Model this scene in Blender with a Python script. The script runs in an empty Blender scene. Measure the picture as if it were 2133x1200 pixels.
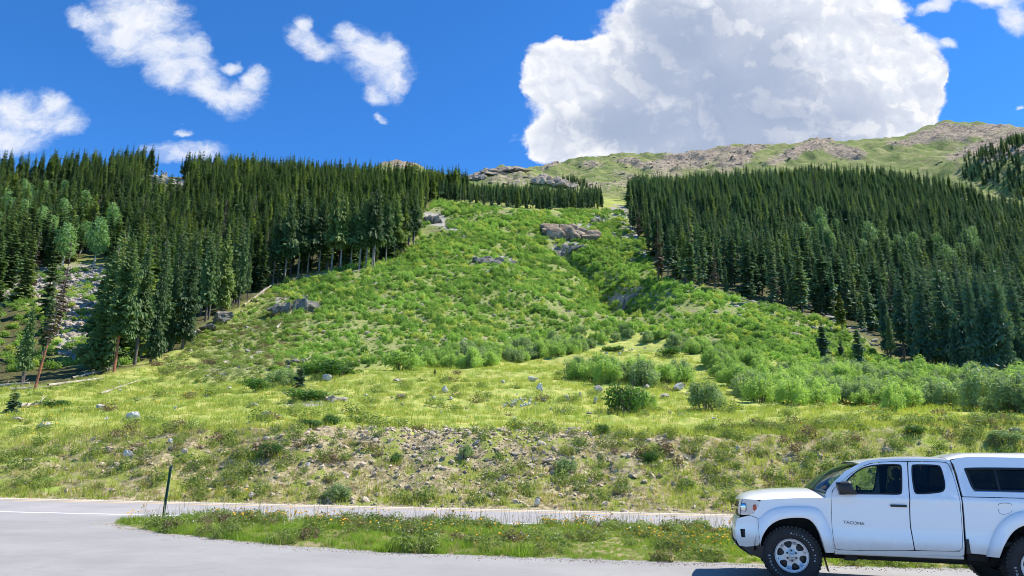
import bpy, bmesh, math, random
import numpy as np
from mathutils import Vector, Matrix

# ------------------------------------------------------------------ scene, camera, light
S = bpy.context.scene
COL = S.collection
random.seed(7)
rng = np.random.default_rng(7)

F_PX, PITCH, ROLL, EYE = 1540.0, math.radians(13.5), math.radians(1.3), 1.5
cF = np.array([0, math.cos(PITCH), math.sin(PITCH)])
_R = np.array([1.0, 0, 0]); _U = np.cross(_R, cF)
cR = math.cos(ROLL) * _R + math.sin(ROLL) * _U
cU = np.cross(cR, cF)
cO = np.array([0, 0, EYE])
cam = bpy.data.cameras.new('camera'); camo = bpy.data.objects.new('camera', cam); COL.objects.link(camo)
cam.sensor_fit = 'HORIZONTAL'; cam.sensor_width = 36.0; cam.lens = F_PX / 2133 * 36
cam.clip_start = 0.1; cam.clip_end = 5000
M3 = Matrix((cR, cU, -cF)).transposed()
camo.matrix_world = Matrix.Translation(Vector(cO)) @ M3.to_4x4()
S.camera = camo

SUN_DIR = Vector((0.56, 0.15, 0.81)).normalized()        # towards the sun: behind the hill, to the right, high
sl = bpy.data.lights.new('sun', 'SUN'); sl.energy = 5.0; sl.angle = math.radians(0.5); sl.color = (1.0, 0.95, 0.86)
so = bpy.data.objects.new('sun', sl); COL.objects.link(so)
so.rotation_euler = SUN_DIR.to_track_quat('Z', 'Y').to_euler(); so.location = (0, 0, 60)
S.view_settings.view_transform = 'Standard'; S.view_settings.look = 'None'
S.view_settings.exposure = 0.55; S.view_settings.gamma = 1
S.cycles.use_denoising = True; S.cycles.filter_width = 0.95
S.cycles.max_bounces = 6; S.cycles.diffuse_bounces = 3; S.cycles.glossy_bounces = 3
S.cycles.transmission_bounces = 6; S.cycles.transparent_max_bounces = 12

def proj(P):
    d = np.asarray(P, float) - cO
    z = d @ cF
    z = np.where(np.abs(z) < 1e-6, 1e-6, z)
    x = 1066.5 + F_PX * (d @ cR) / z; y = 600 - F_PX * (d @ cU) / z
    return x, np.where(z > 0, y, 9999), z
def ray(x, y):
    d = cF * F_PX + cR * (x - 1066.5) + cU * (600 - y)
    return d / np.linalg.norm(d)

class NT:
    """small helper to write node trees"""
    def __init__(s, t): s.t = t; s.n = t.nodes; s.l = t.links
    def new(s, ty, **k):
        n = s.n.new(ty)
        for a, b in k.items(): setattr(n, a, b)
        return n
    def put(s, sock, v):
        if isinstance(v, bpy.types.NodeSocket): s.l.new(v, sock)
        elif v is not None: sock.default_value = v
    def m(s, op, a, b=None, c=None, clamp=False):
        n = s.new('ShaderNodeMath', operation=op); n.use_clamp = clamp
        for i, v in enumerate((a, b, c)): s.put(n.inputs[i], v)
        return n.outputs[0]
    def v(s, op, a, b=None, out=0):
        n = s.new('ShaderNodeVectorMath', operation=op); s.put(n.inputs[0], a); s.put(n.inputs[1], b)
        return n.outputs[out]
    def mix(s, f, a, b, bt='MIX'):
        n = s.new('ShaderNodeMix', data_type='RGBA', blend_type=bt)
        s.put(n.inputs[0], f); s.put(n.inputs[6], a); s.put(n.inputs[7], b); return n.outputs[2]
    def ramp(s, f, lo, hi, a=0.0, b=1.0, smooth=True):
        n = s.new('ShaderNodeMapRange', interpolation_type='SMOOTHSTEP' if smooth else 'LINEAR'); s.put(n.inputs[0], f)
        n.inputs[1].default_value = lo; n.inputs[2].default_value = hi; n.inputs[3].default_value = a; n.inputs[4].default_value = b
        return n.outputs[0]
    def noise(s, vec, scale, detail=4, rough=0.55, out=0, w=None):
        n = s.new('ShaderNodeTexNoise'); s.put(n.inputs['Vector'], vec)
        n.inputs['Scale'].default_value = scale; n.inputs['Detail'].default_value = detail; n.inputs['Roughness'].default_value = rough
        return n.outputs[out]

def c4(c): return (c[0], c[1], c[2], 1.0)

# ---- sky: Nishita sky with cumulus drawn in the directions of the sky sphere
W = bpy.data.worlds.new('World'); S.world = W; W.use_nodes = True
def build_world():
    W.node_tree.nodes.clear(); T = NT(W.node_tree)
    sky = T.new('ShaderNodeTexSky', sky_type='NISHITA'); sky.sun_disc = False
    sky.sun_elevation = math.asin(SUN_DIR.z); sky.sun_rotation = math.atan2(SUN_DIR.x, SUN_DIR.y)
    sky.altitude = 3000; sky.air_density = 1.0; sky.dust_density = 0.1; sky.ozone_density = 2.5
    hs = T.new('ShaderNodeHueSaturation'); hs.inputs['Saturation'].default_value = 1.22; hs.inputs['Value'].default_value = 1.0
    T.put(hs.inputs['Color'], sky.outputs[0])
    skyc = T.mix(1.0, hs.outputs[0], (0.62, 0.98, 1.22, 1), 'MULTIPLY')
    tc = T.new('ShaderNodeTexCoord'); d = tc.outputs['Generated']
    sp = T.new('ShaderNodeSeparateXYZ'); T.put(sp.inputs[0], d)
    yy = T.m('MAXIMUM', sp.outputs[1], 0.05)
    u = T.m('DIVIDE', sp.outputs[0], yy); v = T.m('DIVIDE', sp.outputs[2], yy)
    cb = T.new('ShaderNodeCombineXYZ'); T.put(cb.inputs[0], u); T.put(cb.inputs[1], v); cb.inputs[2].default_value = 1.0
    uv = cb.outputs[0]
    wn = T.v('SUBTRACT', T.noise(uv, 9.0, 6, 0.6, out=1), (0.5, 0.5, 0.5))
    wv = T.v('MULTIPLY', wn, (0.075, 0.075, 0.0))
    uvw = T.v('ADD', uv, wv)
    def uvof(x, y):
        r = ray(x, y); return np.array([r[0] / r[1], r[2] / r[1]])
    def field(blobs, vec, k=0.25):
        acc = None
        for (x, y, rx, ry, ang) in blobs:
            a = math.radians(ang); c = uvof(x, y)
            e1 = uvof(x + rx * math.cos(a), y - rx * math.sin(a)) - c
            e2 = uvof(x + ry * math.sin(a), y + ry * math.cos(a)) - c
            m = np.linalg.inv(np.array([e1, e2]).T)
            A = (m[0, 0], m[0, 1], float(-(m[0] @ c))); B = (m[1, 0], m[1, 1], float(-(m[1] @ c)))
            da = T.v('DOT_PRODUCT', vec, A, out=1); db = T.v('DOT_PRODUCT', vec, B, out=1)
            q = T.m('ADD', T.m('MULTIPLY', da, da), T.m('MULTIPLY', db, db))
            f = T.m('SUBTRACT', 1.0, q)
            acc = f if acc is None else T.m('SMOOTH_MAX', acc, f, k)
        return acc
    big = [(1510, 130, 290, 190, 0), (1250, 200, 165, 110, 0), (1170, 165, 80, 90, 0), (1230, 130, 120, 52, 5), (1140, 195, 58, 40, 0), (1145, 290, 62, 55, 0),
           (1165, 318, 70, 26, 0), (1420, 60, 120, 100, 0), (1700, 60, 190, 150, 0), (1820, 190, 150, 160, 0), (1860, 130, 110, 90, -30), (1905, 195, 62, 75, 0),
           (1500, 270, 420, 90, 0), (1800, 280, 170, 55, 0), (1640, 10, 260, 80, 0), (1900, 262, 60, 35, 0), (1955, 178, 16, 24, 0)]
    wisps = [(270, 60, 95, 75, 0), (190, 42, 60, 22, -10), (340, 90, 95, 65, -40), (330, 30, 80, 60, 0), (385, 120, 45, 60, 0), (350, 150, 70, 45, -40),
             (440, 190, 95, 42, -20), (500, 200, 60, 34, 0), (535, 165, 34, 36, 0), (425, 165, 70, 40, -35), (480, 140, 26, 12, 0),
             (635, 85, 56, 30, -35), (660, 100, 75, 26, -25), (625, 48, 20, 26, -50), (770, 110, 90, 58, -25), (730, 70, 36, 30, 0), (800, 150, 62, 40, -45), (790, 185, 36, 26, 0), (795, 236, 16, 10, 0),
             (60, 250, 90, 52, -10), (130, 255, 55, 40, -15), (25, 225, 50, 35, 0), (110, 215, 40, 28, 0), (20, 290, 110, 34, 0), (390, 312, 95, 24, 0), (370, 274, 22, 9, 0),
             (1930, 90, 44, 26, -10), (1975, 92, 22, 14, 0), (1890, 60, 26, 18, 0), (1955, 12, 62, 20, 15), (2080, 8, 70, 24, 0), (2120, 45, 34, 36, 0), (2125, 232, 18, 8, 0), (1462, 8, 22, 16, 0)]
    n1 = T.m('SUBTRACT', T.noise(uvw, 11.0, 9, 0.62), 0.5)
    n2 = T.m('SUBTRACT', T.noise(uv, 38.0, 6, 0.6), 0.5)
    fb = T.m('ADD', field(big, uvw, 0.3), T.m('ADD', T.m('MULTIPLY', n1, 1.0), T.m('MULTIPLY', n2, 0.45)))
    n3 = T.m('SUBTRACT', T.noise(T.v('MULTIPLY', T.v('ADD', uvw, T.v('MULTIPLY', uvw.node.outputs[0], (0, 0, 0))), (1.0, 1.9, 1.0)), 16.0, 8, 0.7), 0.5)
    fw = T.m('ADD', field(wisps, uvw, 0.35), T.m('ADD', T.m('MULTIPLY', n1, 1.8), T.m('MULTIPLY', n3, 2.0)))
    ab = T.ramp(fb, -0.08, 0.26); aw = T.ramp(fw, -0.25, 1.15)
    grey = [(1500, 180, 300, 150, 8), (1420, 80, 150, 110, 20), (1600, 250, 270, 90, 0), (1330, 260, 200, 80, 0), (1560, 310, 330, 50, 0)]  # grey cores: the cloud's inner shading, painted as blobs
    white = [(1760, 110, 120, 60, -15), (1700, 85, 50, 26, 0), (1190, 160, 90, 80, 0), (1462, 10, 26, 18, 0)]
    g = T.ramp(T.m('ADD', field(grey, uvw, 0.4), T.m('MULTIPLY', n1, 0.9)), -1.0, 1.5)
    wm = T.ramp(T.m('ADD', field(white, uvw, 0.1), T.m('MULTIPLY', n1, 1.6)), -0.2, 0.9)
    g = T.m('MULTIPLY', g, T.m('SUBTRACT', 1.0, T.m('MULTIPLY', wm, 0.9)))
    edge = T.ramp(T.m('ADD', fb, T.m('MULTIPLY', n1, 0.5)), 0.1, 0.7, 1.0, 0.0)
    K = 5.1
    cl = T.mix(g, (0.80 * K, 0.84 * K, 0.93 * K, 1), (0.34 * K, 0.42 * K, 0.60 * K, 1))
    cl = T.mix(T.m('MULTIPLY', edge, 0.9), cl, (0.97 * K, 0.98 * K, 1.0 * K, 1))
    wisp = T.mix(T.ramp(fw, 0.1, 1.3), (0.62 * K, 0.74 * K, 0.96 * K, 1), (0.86 * K, 0.89 * K, 0.97 * K, 1))
    em = T.m('SUBTRACT', T.noise(uvw, 12.0, 5, 0.55), T.noise(T.v('ADD', uvw, (0.010, 0.014, 0)), 12.0, 5, 0.55))  # offset noise paints sunlit and shaded sides onto the cloud lobes
    hi = T.ramp(em, 0.0, 0.10, 0.0, 1.0); lo = T.ramp(T.m('MULTIPLY', em, -1.0), 0.0, 0.10, 0.0, 1.0)
    cl = T.mix(T.m('MULTIPLY', hi, T.m('SUBTRACT', .85, T.m('MULTIPLY', g, .78))), cl, (1.0 * K, 1.0 * K, 1.0 * K, 1))
    cl = T.mix(T.m('MULTIPLY', lo, T.m('SUBTRACT', .4, T.m('MULTIPLY', g, .34))), cl, (0.47 * K, 0.53 * K, 0.70 * K, 1))
    wisp = T.mix(T.m('MULTIPLY', hi, .6), wisp, (0.97 * K, 0.98 * K, 1.0 * K, 1))
    ok = T.ramp(sp.outputs[1], 0.1, 0.25)
    out = T.mix(T.m('MULTIPLY', T.m('MULTIPLY', aw, ok), 0.95), skyc, wisp)
    out = T.mix(T.m('MULTIPLY', ab, ok), out, cl)
    bg = T.new('ShaderNodeBackground'); bg.inputs['Strength'].default_value = 0.140; T.put(bg.inputs['Color'], out)
    o = T.new('ShaderNodeOutputWorld'); T.put(o.inputs[0], bg.outputs[0])
build_world()

# ------------------------------------------------------------------ numeric noise
def _hash(ix, iy, s):
    h = (ix.astype(np.int64) * 374761393 + iy.astype(np.int64) * 668265263 + s * 1442695041) & 0xffffffff
    h = ((h ^ (h >> 13)) * 1274126177) & 0xffffffff
    return ((h ^ (h >> 16)) & 0xffff) / 65535.0
def vnoise(x, y, s=0):
    ix = np.floor(x); iy = np.floor(y); fx = x - ix; fy = y - iy
    fx = fx * fx * (3 - 2 * fx); fy = fy * fy * (3 - 2 * fy)
    a = _hash(ix, iy, s); b = _hash(ix + 1, iy, s); c = _hash(ix, iy + 1, s); d = _hash(ix + 1, iy + 1, s)
    return (a * (1 - fx) + b * fx) * (1 - fy) + (c * (1 - fx) + d * fx) * fy - 0.5
def fbm(x, y, o=4, s=0, g=0.5):
    r = 0; a = 1.0
    for i in range(o):
        r = r + a * vnoise(x, y, s + i); x = x * 2.03 + 11.3; y = y * 2.03 - 7.1; a *= g
    return r
def sstep(t): t = np.clip(t, 0, 1); return t * t * (3 - 2 * t)

# ------------------------------------------------------------------ terrain: one height field
ROAD_FAR = 26.3
CT = {
 33: [(-500,930),(-200,928),(0,925),(300,905),(600,893),(900,897),(1200,900),(1500,912),(1800,902),(2133,890),(2400,885),(2700,885)],
 45: [(-500,875),(-200,873),(0,870),(300,862),(600,855),(900,855),(1200,858),(1500,868),(1800,862),(2133,855),(2500,850)],
 60: [(-500,840),(-200,838),(0,835),(300,825),(600,815),(900,810),(1200,812),(1500,830),(1800,832),(2133,830),(2500,825)],
 78: [(-500,805),(-200,803),(0,800),(300,788),(600,775),(900,768),(1200,775),(1500,795),(1800,805),(2133,808),(2500,805)],
 100: [(-300,765),(0,762),(300,742),(600,715),(900,722),(1200,740),(1500,752),(1800,778),(2133,788),(2500,790)],
 130: [(-300,700),(0,695),(300,690),(600,650),(900,650),(1200,680),(1500,682),(1700,700),(1850,728),(2133,750),(2500,755)],
 170: [(-300,600),(0,598),(200,595),(400,610),(600,588),(900,575),(1150,595),(1300,634),(1400,602),(1600,632),(1800,668),(2133,700),(2500,710)],
 230: [(-300,505),(0,505),(300,500),(600,512),(860,503),(1000,510),(1150,520),(1290,555),(1380,540),(1600,555),(1800,580),(2133,625),(2500,640)],
 300: [(-300,422),(0,422),(300,420),(600,430),(880,430),(1000,432),(1150,448),(1270,462),(1350,460),(1600,470),(1800,490),(2133,545),(2500,560)],
 380: [(-300,372),(0,368),(300,369),(600,388),(800,404),(950,412),(1100,420),(1250,428),(1320,430),(1500,422),(1700,432),(1900,440),(2133,490),(2500,500)],
 480: [(-300,384),(0,381),(300,384),(600,400),(800,408),(1000,405),(1150,402),(1250,408),(1320,412),(1500,400),(1600,392),(1700,388),(1900,388),(2000,408),(2133,446),(2500,450)],
 600: [(0,392),(300,392),(700,384),(770,358),(840,341),(900,356),(950,368),(1040,352),(1100,358),(1150,368),(1250,385),(1320,396),(1500,395),(1700,392),(1900,392),(2133,400),(2500,400)],
 700: [(0,395),(700,388),(950,384),(1100,374),(1200,374),(1320,376),(1500,375),(1700,372),(1900,376),(2010,350),(2133,302),(2500,270)],
 850: [(0,415),(900,395),(1100,368),(1200,352),(1350,355),(1500,348),(1700,332),(1900,330),(2050,320),(2133,312),(2500,290)],
 1150: [(0,440),(900,420),(1060,380),(1140,357),(1200,336),(1260,322),(1400,320),(1550,308),(1620,300),(1690,285),(1760,293),(1850,286),(1970,258),(2050,263),(2133,268),(2500,280)],
 1450: [(0,450),(900,440),(1200,400),(1500,360),(1700,345),(1970,330),(2300,330)],
}
def fwd(x, y, Y):
    r = ray(x, y); return cO + r * (Y / r[1])
_cp = []
for Y_, L_ in CT.items():
    for (x_, y_) in L_:
        p = fwd(x_, y_, float(Y_)); r_ = math.hypot(p[0], p[1])
        _cp.append((math.atan2(p[0], p[1]) * 1.6, math.log(r_), (p[2] - EYE) / r_))
_cp = np.array(_cp)
def _tpsk(r2): return np.where(r2 > 1e-12, 0.5 * r2 * np.log(np.maximum(r2, 1e-12)), 0)
def _tps_fit(P, lam=0.0008):
    n = len(P); K = _tpsk(((P[:, None, :2] - P[None, :, :2]) ** 2).sum(-1)) + lam * np.eye(n)
    Q = np.c_[np.ones(n), P[:, :2]]; A = np.zeros((n + 3, n + 3)); A[:n, :n] = K; A[:n, n:] = Q; A[n:, :n] = Q.T
    return np.linalg.solve(A, np.r_[P[:, 2], 0, 0, 0])
_w = _tps_fit(_cp)
def _tps(a, l):
    out = np.empty(len(a))
    for i in range(0, len(a), 20000):
        q = np.c_[a[i:i+20000], l[i:i+20000]]
        r2 = ((q[:, None] - _cp[None, :, :2]) ** 2).sum(-1)
        out[i:i+20000] = _tpsk(r2) @ _w[:-3] + _w[-3] + q @ _w[-2:]
    return out
# ledges and crags: (pixel x, y, forward distance, half width m, half depth m, height m) raise the field locally
def height(X, Y):
    X = np.atleast_1d(np.asarray(X, float)); Y = np.atleast_1d(np.asarray(Y, float))
    r = np.hypot(X, Y); far = np.maximum(r, 30.0)
    az = np.clip(np.arctan2(X, np.maximum(Y, 1e-3)), -0.95, 0.95)
    z = _tps(az * 1.6, np.log(far)) * far + EYE
    amp = np.clip((r - 35) / 120, 0, 1)
    z = z + fbm(X / 14, Y / 14, 4, 3) * (0.35 + 2.6 * amp)
    m = np.clip((r - 450) / 300, 0, 1)
    z = z + m * (fbm(X / 60, Y / 90, 5, 9, 0.55) * 16 - np.abs(fbm(X / 38, Y / 80, 4, 21)) * 14)
    t = (Y - ROAD_FAR - 0.25 - 0.5 * vnoise(X / 3, X * 0 + 2.2)) / (6.3 + 1.2 * fbm(X / 9, X * 0 + 5, 2, 4))
    s = np.clip(t, 0, 1); s = 0.62 * s + 0.38 * sstep(s)
    z = -0.05 + s * (z + 0.05)
    edge = np.clip((Y - ROAD_FAR - 0.6) / 1.5, 0, 1)
    z = z + edge * (1 - np.clip((Y - 34) / 2, 0, 1)) * (0.30 * fbm(X / 1.3, Y / 5.0, 3, 32))
    z = z + edge * (fbm(X / 1.1, Y / 1.1, 3, 31) * 0.20 + fbm(X / 0.35, Y / 0.35, 2, 37) * 0.05)
    return z

# the gully: a channel cut between the open slope and the right forest
GULLY = []
def gully_depth(X, Y):
    z = np.zeros(np.shape(X))
    if GULLY:
        m = np.full(np.shape(X), 1e9)
        for (a, b) in zip(GULLY[:-1], GULLY[1:]):
            dx, dy = b[0] - a[0], b[1] - a[1]; L = dx * dx + dy * dy
            t = np.clip(((X - a[0]) * dx + (Y - a[1]) * dy) / L, 0, 1); m = np.minimum(m, np.hypot(X - a[0] - t * dx, Y - a[1] - t * dy))
        z = -8.5 * np.exp(-(m / 6.0) ** 2)
    return z
# grid in azimuth / distance
AZ = np.linspace(-0.92, 0.92, 640)
RR = np.concatenate([[1.5, 8, 16, 22], np.exp(np.linspace(math.log(25.5), math.log(1500), 640))])
_a, _r = np.meshgrid(AZ, RR)
TX = (_r * np.sin(_a)).ravel(); TY = (_r * np.cos(_a)).ravel(); TZ = height(TX, TY)
GZ = TZ.reshape(_a.shape)
LR = np.log(RR)
def hfast(X, Y):
    """height from the built grid (bilinear), so that things sit on the mesh itself"""
    X = np.atleast_1d(np.asarray(X, float)); Y = np.atleast_1d(np.asarray(Y, float))
    r = np.clip(np.hypot(X, Y), 26, 1499); a = np.clip(np.arctan2(X, Y), -0.919, 0.919)
    i = np.searchsorted(RR, r) - 1; i = np.clip(i, 0, len(RR) - 2); fi = (r - RR[i]) / (RR[i + 1] - RR[i])
    g = (a - AZ[0]) / (AZ[1] - AZ[0]); j = np.clip(np.floor(g).astype(int), 0, len(AZ) - 2); fj = g - j
    return (GZ[i, j] * (1 - fj) + GZ[i, j + 1] * fj) * (1 - fi) + (GZ[i + 1, j] * (1 - fj) + GZ[i + 1, j + 1] * fj) * fi
def ground(x, y, rmin=26.5, rmax=1450):
    """where the ray through a photo pixel meets the ground"""
    d = ray(x, y); hh = math.hypot(d[0], d[1])
    if d[2] < 0:
        t = -EYE / d[2]; p = cO + d * t
        if p[1] < ROAD_FAR: return Vector((p[0], p[1], 0.0))
    r = np.exp(np.linspace(math.log(rmin), math.log(rmax), 2500))
    P = cO[None] + d[None] * (r / hh)[:, None]
    z = hfast(P[:, 0], P[:, 1]); b = np.nonzero(P[:, 2] < z)[0]
    k = b[0] if len(b) else len(r) - 1
    return Vector((P[k, 0], P[k, 1], z[k]))

GULLY = [tuple(ground(x, y))[:2] for x, y in [(1165,516),(1215,540),(1250,572),(1285,608),(1305,640)]]
TZ = TZ + gully_depth(TX, TY); GZ[:] = TZ.reshape(GZ.shape)
def inpoly(x, y, poly):
    x = np.asarray(x); y = np.asarray(y); c = np.zeros(x.shape, bool); n = len(poly)
    for i in range(n):
        x1, y1 = poly[i]; x2, y2 = poly[i - 1]
        if y1 == y2: continue
        c ^= ((y1 > y) != (y2 > y)) & (x < (x2 - x1) * (y - y1) / (y2 - y1) + x1)
    return c
def ell(px, py, L):
    v = np.zeros(px.shape)
    for (x, y, rx, ry, a) in L:
        a = math.radians(a); dx = px - x; dy = -(py - y)
        q = ((dx * math.cos(a) + dy * math.sin(a)) / rx) ** 2 + ((-dx * math.sin(a) + dy * math.cos(a)) / ry) ** 2
        v = np.maximum(v, np.clip(1.4 - q, 0, 1))
    return v

# ------------------------------------------------------------------ object helpers
def tag(o, label=None, cat=None, group=None, kind=None):
    if label: o['label'] = label
    if cat: o['category'] = cat
    if group: o['group'] = group
    if kind: o['kind'] = kind
    return o
def mesh_np(name, V, Fq, mats, smooth=False, midx=None):
    V = np.asarray(V, np.float32); me = bpy.data.meshes.new(name)
    Fq = np.asarray(Fq, np.int32); k = Fq.shape[1]
    me.vertices.add(len(V)); me.vertices.foreach_set('co', V.ravel())
    me.loops.add(Fq.size); me.loops.foreach_set('vertex_index', Fq.ravel())
    me.polygons.add(len(Fq)); me.polygons.foreach_set('loop_start', np.arange(0, Fq.size, k, dtype=np.int32))
    if midx is not None: me.polygons.foreach_set('material_index', np.asarray(midx, np.int32))
    me.polygons.foreach_set('use_smooth', np.full(len(Fq), bool(smooth)))
    for m in (mats if isinstance(mats, (list, tuple)) else [mats]): me.materials.append(m)
    me.update(calc_edges=True); return me
def link(name, me, parent=None):
    o = bpy.data.objects.new(name, me); COL.objects.link(o)
    if parent: o.parent = parent
    return o
def empty(name, loc, rot=(0, 0, 0), sc=(1, 1, 1)):
    o = bpy.data.objects.new(name, None); COL.objects.link(o); o.location = loc; o.rotation_euler = rot; o.scale = sc
    o.empty_display_size = 0.2; return o
def copy_thing(o, name=None):
    c = o.copy(); COL.objects.link(c)
    for ch in o.children:
        d = ch.copy(); COL.objects.link(d); d.parent = c
        for g in ch.children:
            e = g.copy(); COL.objects.link(e); e.parent = d
    return c

# ------------------------------------------------------------------ materials
def mat_base(name):
    m = bpy.data.materials.new(name); m.use_nodes = True; m.node_tree.nodes.clear(); return m, NT(m.node_tree)
def finish(T, sh): o = T.new('ShaderNodeOutputMaterial'); T.put(o.inputs[0], sh)
def pbsdf(T, color, rough=0.6, metal=0.0, spec=0.5, normal=None, **k):
    b = T.new('ShaderNodeBsdfPrincipled'); T.put(b.inputs['Base Color'], color); T.put(b.inputs['Roughness'], rough)
    b.inputs['Metallic'].default_value = metal; b.inputs['Specular IOR Level'].default_value = spec
    if normal: T.put(b.inputs['Normal'], normal)
    for a, v in k.items(): T.put(b.inputs[a.replace('_', ' ')], v)
    return b.outputs[0]
def simple(name, col, rough=0.5, metal=0.0, spec=0.5, var=0.0, scale=8.0, **k):
    m, T = mat_base(name); c = c4(col)
    if var:
        tc = T.new('ShaderNodeTexCoord'); n = T.noise(tc.outputs['Object'], scale, 5)
        c = T.mix(T.ramp(n, 0.3, 0.7), c4([x * (1 - var) for x in col]), c4([min(1, x * (1 + var)) for x in col]))
    finish(T, pbsdf(T, c, rough, metal, spec, **k)); return m
def leafy(name, dark, light, trans=0.35, scale=0.8, rnd=0.5, tip=None, rough=0.6, region=0.06):
    """leaf or needle material: colour varies from plant to plant and clump to clump"""
    m, T = mat_base(name); oi = T.new('ShaderNodeObjectInfo'); tc = T.new('ShaderNodeTexCoord')
    n = T.noise(tc.outputs['Object'], scale, 3)
    n2 = T.noise(tc.outputs['Object'], scale * 9, 2)
    n3 = T.ramp(T.noise(oi.outputs['Location'], region, 4, .6), .36, .64)
    f = T.m('ADD', T.m('MULTIPLY', oi.outputs['Random'], rnd), T.m('MULTIPLY', T.ramp(T.m('ADD', T.m('MULTIPLY', n, 0.5), T.m('MULTIPLY', n2, 0.5)), 0.35, 0.65), 1 - rnd))
    c = T.mix(T.m('ADD', T.m('MULTIPLY', f, .62), T.m('MULTIPLY', n3, .38)), c4(dark), c4(light))
    if tip:
        r2 = T.ramp(T.m('FRACT', T.m('MULTIPLY', oi.outputs['Random'], 7.3)), 0.8, 0.95)
        c = T.mix(r2, c, c4(tip))
    d = pbsdf(T, c, rough, 0, 0.25)
    tr = T.new('ShaderNodeBsdfTranslucent'); T.put(tr.inputs[0], T.mix(1.0, c, (1.15, 1.25, 0.6, 1), 'MULTIPLY'))
    mx = T.new('ShaderNodeMixShader'); mx.inputs[0].default_value = trans; T.put(mx.inputs[1], d); T.put(mx.inputs[2], tr.outputs[0])
    finish(T, mx.outputs[0]); return m

def rockmat(name, a, b, lichen=(0.10, 0.10, 0.08), scale=1.2, cracks=True, moss=0.0):
    m, T = mat_base(name); g = T.new('ShaderNodeNewGeometry'); pos = g.outputs['Position']
    n = T.noise(pos, scale, 7, 0.62); n2 = T.noise(pos, scale * 5, 5, 0.6)
    c = T.mix(T.ramp(n, 0.35, 0.65), c4(a), c4(b))
    c = T.mix(T.m('MULTIPLY', T.ramp(n2, 0.53, 0.68), 0.75), c, c4(lichen))
    if moss: c = T.mix(T.m('MULTIPLY', T.ramp(T.noise(pos, scale * 1.7, 4), 0.5, 0.62), moss), c, (0.10, 0.14, 0.03, 1))
    bp = T.new('ShaderNodeBump'); bp.inputs['Strength'].default_value = 0.8; bp.inputs['Distance'].default_value = 0.15 / scale
    T.put(bp.inputs['Height'], T.m('ADD', n2, n))
    finish(T, pbsdf(T, c, 0.9, 0, 0.2, bp.outputs[0])); return m

def pick(c, *ws):
    return c
M = {}
M['needle'] = leafy('spruce_needles', (0.050, 0.092, 0.036), (0.18, 0.27, 0.09), 0.3, 0.5, 0.55, tip=(0.26, 0.33, 0.09))
M['needle_far'] = leafy('bluegreen_spruce_needles', (0.055, 0.115, 0.075), (0.17, 0.27, 0.135), 0.28, 0.5, 0.55, tip=(0.25, 0.32, 0.11))  # bluer green, for the right forest, upper rows and small spruces
M['needle_blue'] = leafy('blue_spruce_needles', (0.06, 0.12, 0.075), (0.13, 0.22, 0.13), 0.22, 0.8, 0.3)
M['needle_yellow'] = leafy('yellowish_spruce_needles', (0.13, 0.17, 0.03), (0.24, 0.28, 0.05), 0.3, 0.8, 0.3)
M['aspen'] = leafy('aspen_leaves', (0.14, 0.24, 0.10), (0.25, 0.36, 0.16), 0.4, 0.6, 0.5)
M['aspen_near'] = leafy('bright_aspen_leaves', (0.18, 0.32, 0.12), (0.33, 0.48, 0.20), 0.45, 0.6, 0.5)  # brighter leaf green for the aspens of the left forest
M['willow'] = leafy('willow_leaves', (0.23, 0.36, 0.09), (0.50, 0.64, 0.19), 0.45, 0.7, 0.45)
M['willow_grey'] = leafy('grey_willow_leaves', (0.20, 0.28, 0.12), (0.42, 0.52, 0.25), 0.4, 0.9, 0.3)
M['shrub'] = leafy('shrub_leaves', (0.11, 0.21, 0.04), (0.42, 0.61, 0.14), 0.45, 0.9, 0.6, tip=(0.52, 0.56, 0.14))
M['darkleaf'] = leafy('dark_shrub_leaves', (0.035, 0.10, 0.02), (0.12, 0.24, 0.045), 0.35, 1.5, 0.3)
M['sage'] = leafy('bank_plant_leaves', (0.12, 0.18, 0.035), (0.34, 0.40, 0.11), 0.35, 3.0, 0.7, tip=(0.20, 0.14, 0.09))
M['grass'] = leafy('meadow_grass_blades', (0.27, 0.36, 0.06), (0.52, 0.50, 0.13), 0.5, 2.0, 0.6, region=.22)
M['grass_bank'] = leafy('bank_grass_blades', (0.24, 0.31, 0.05), (0.54, 0.53, 0.14), 0.5, 2.0, 0.6, tip=(0.5, 0.4, 0.2), region=.5)
M['grass_green'] = leafy('roadside_grass_blades', (0.14, 0.25, 0.03), (0.42, 0.54, 0.08), 0.45, 2.0, 0.6, tip=(0.46, 0.38, 0.19), region=1.1)
M['flower'] = simple('yellow_petals', (0.85, 0.50, 0.01), 0.6, var=0.15)
M['white_flower'] = simple('white_petals', (0.8, 0.8, 0.75), 0.6)
M['bark'] = simple('grey_bark', (0.13, 0.105, 0.085), 0.9, var=0.4, scale=6)
M['bark_red'] = simple('orange_red_bark', (0.48, 0.13, 0.045), 0.85, var=0.45, scale=3)
def _redbark():
    m, T = mat_base('orange_red_bark'); tc = T.new('ShaderNodeTexCoord'); s = T.new('ShaderNodeSeparateXYZ'); T.put(s.inputs[0], tc.outputs['Object'])
    n = T.noise(tc.outputs['Object'], 2.5, 5); c = T.mix(T.ramp(n, .4, .6), (0.42, 0.14, 0.06, 1), (0.20, 0.09, 0.06, 1))
    c = T.mix(T.ramp(T.m('ADD', s.outputs[2], T.m('MULTIPLY', n, 3)), 5.0, 9.0), c, (0.17, 0.14, 0.12, 1)); finish(T, pbsdf(T, c, .85)); return m
M['bark_red'] = _redbark()
M['bark_white'] = simple('pale_aspen_bark', (0.5, 0.5, 0.42), 0.8, var=0.2, scale=4)
M['deadwood'] = simple('weathered_wood', (0.40, 0.345, 0.27), 0.85, var=0.4, scale=3)
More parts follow.
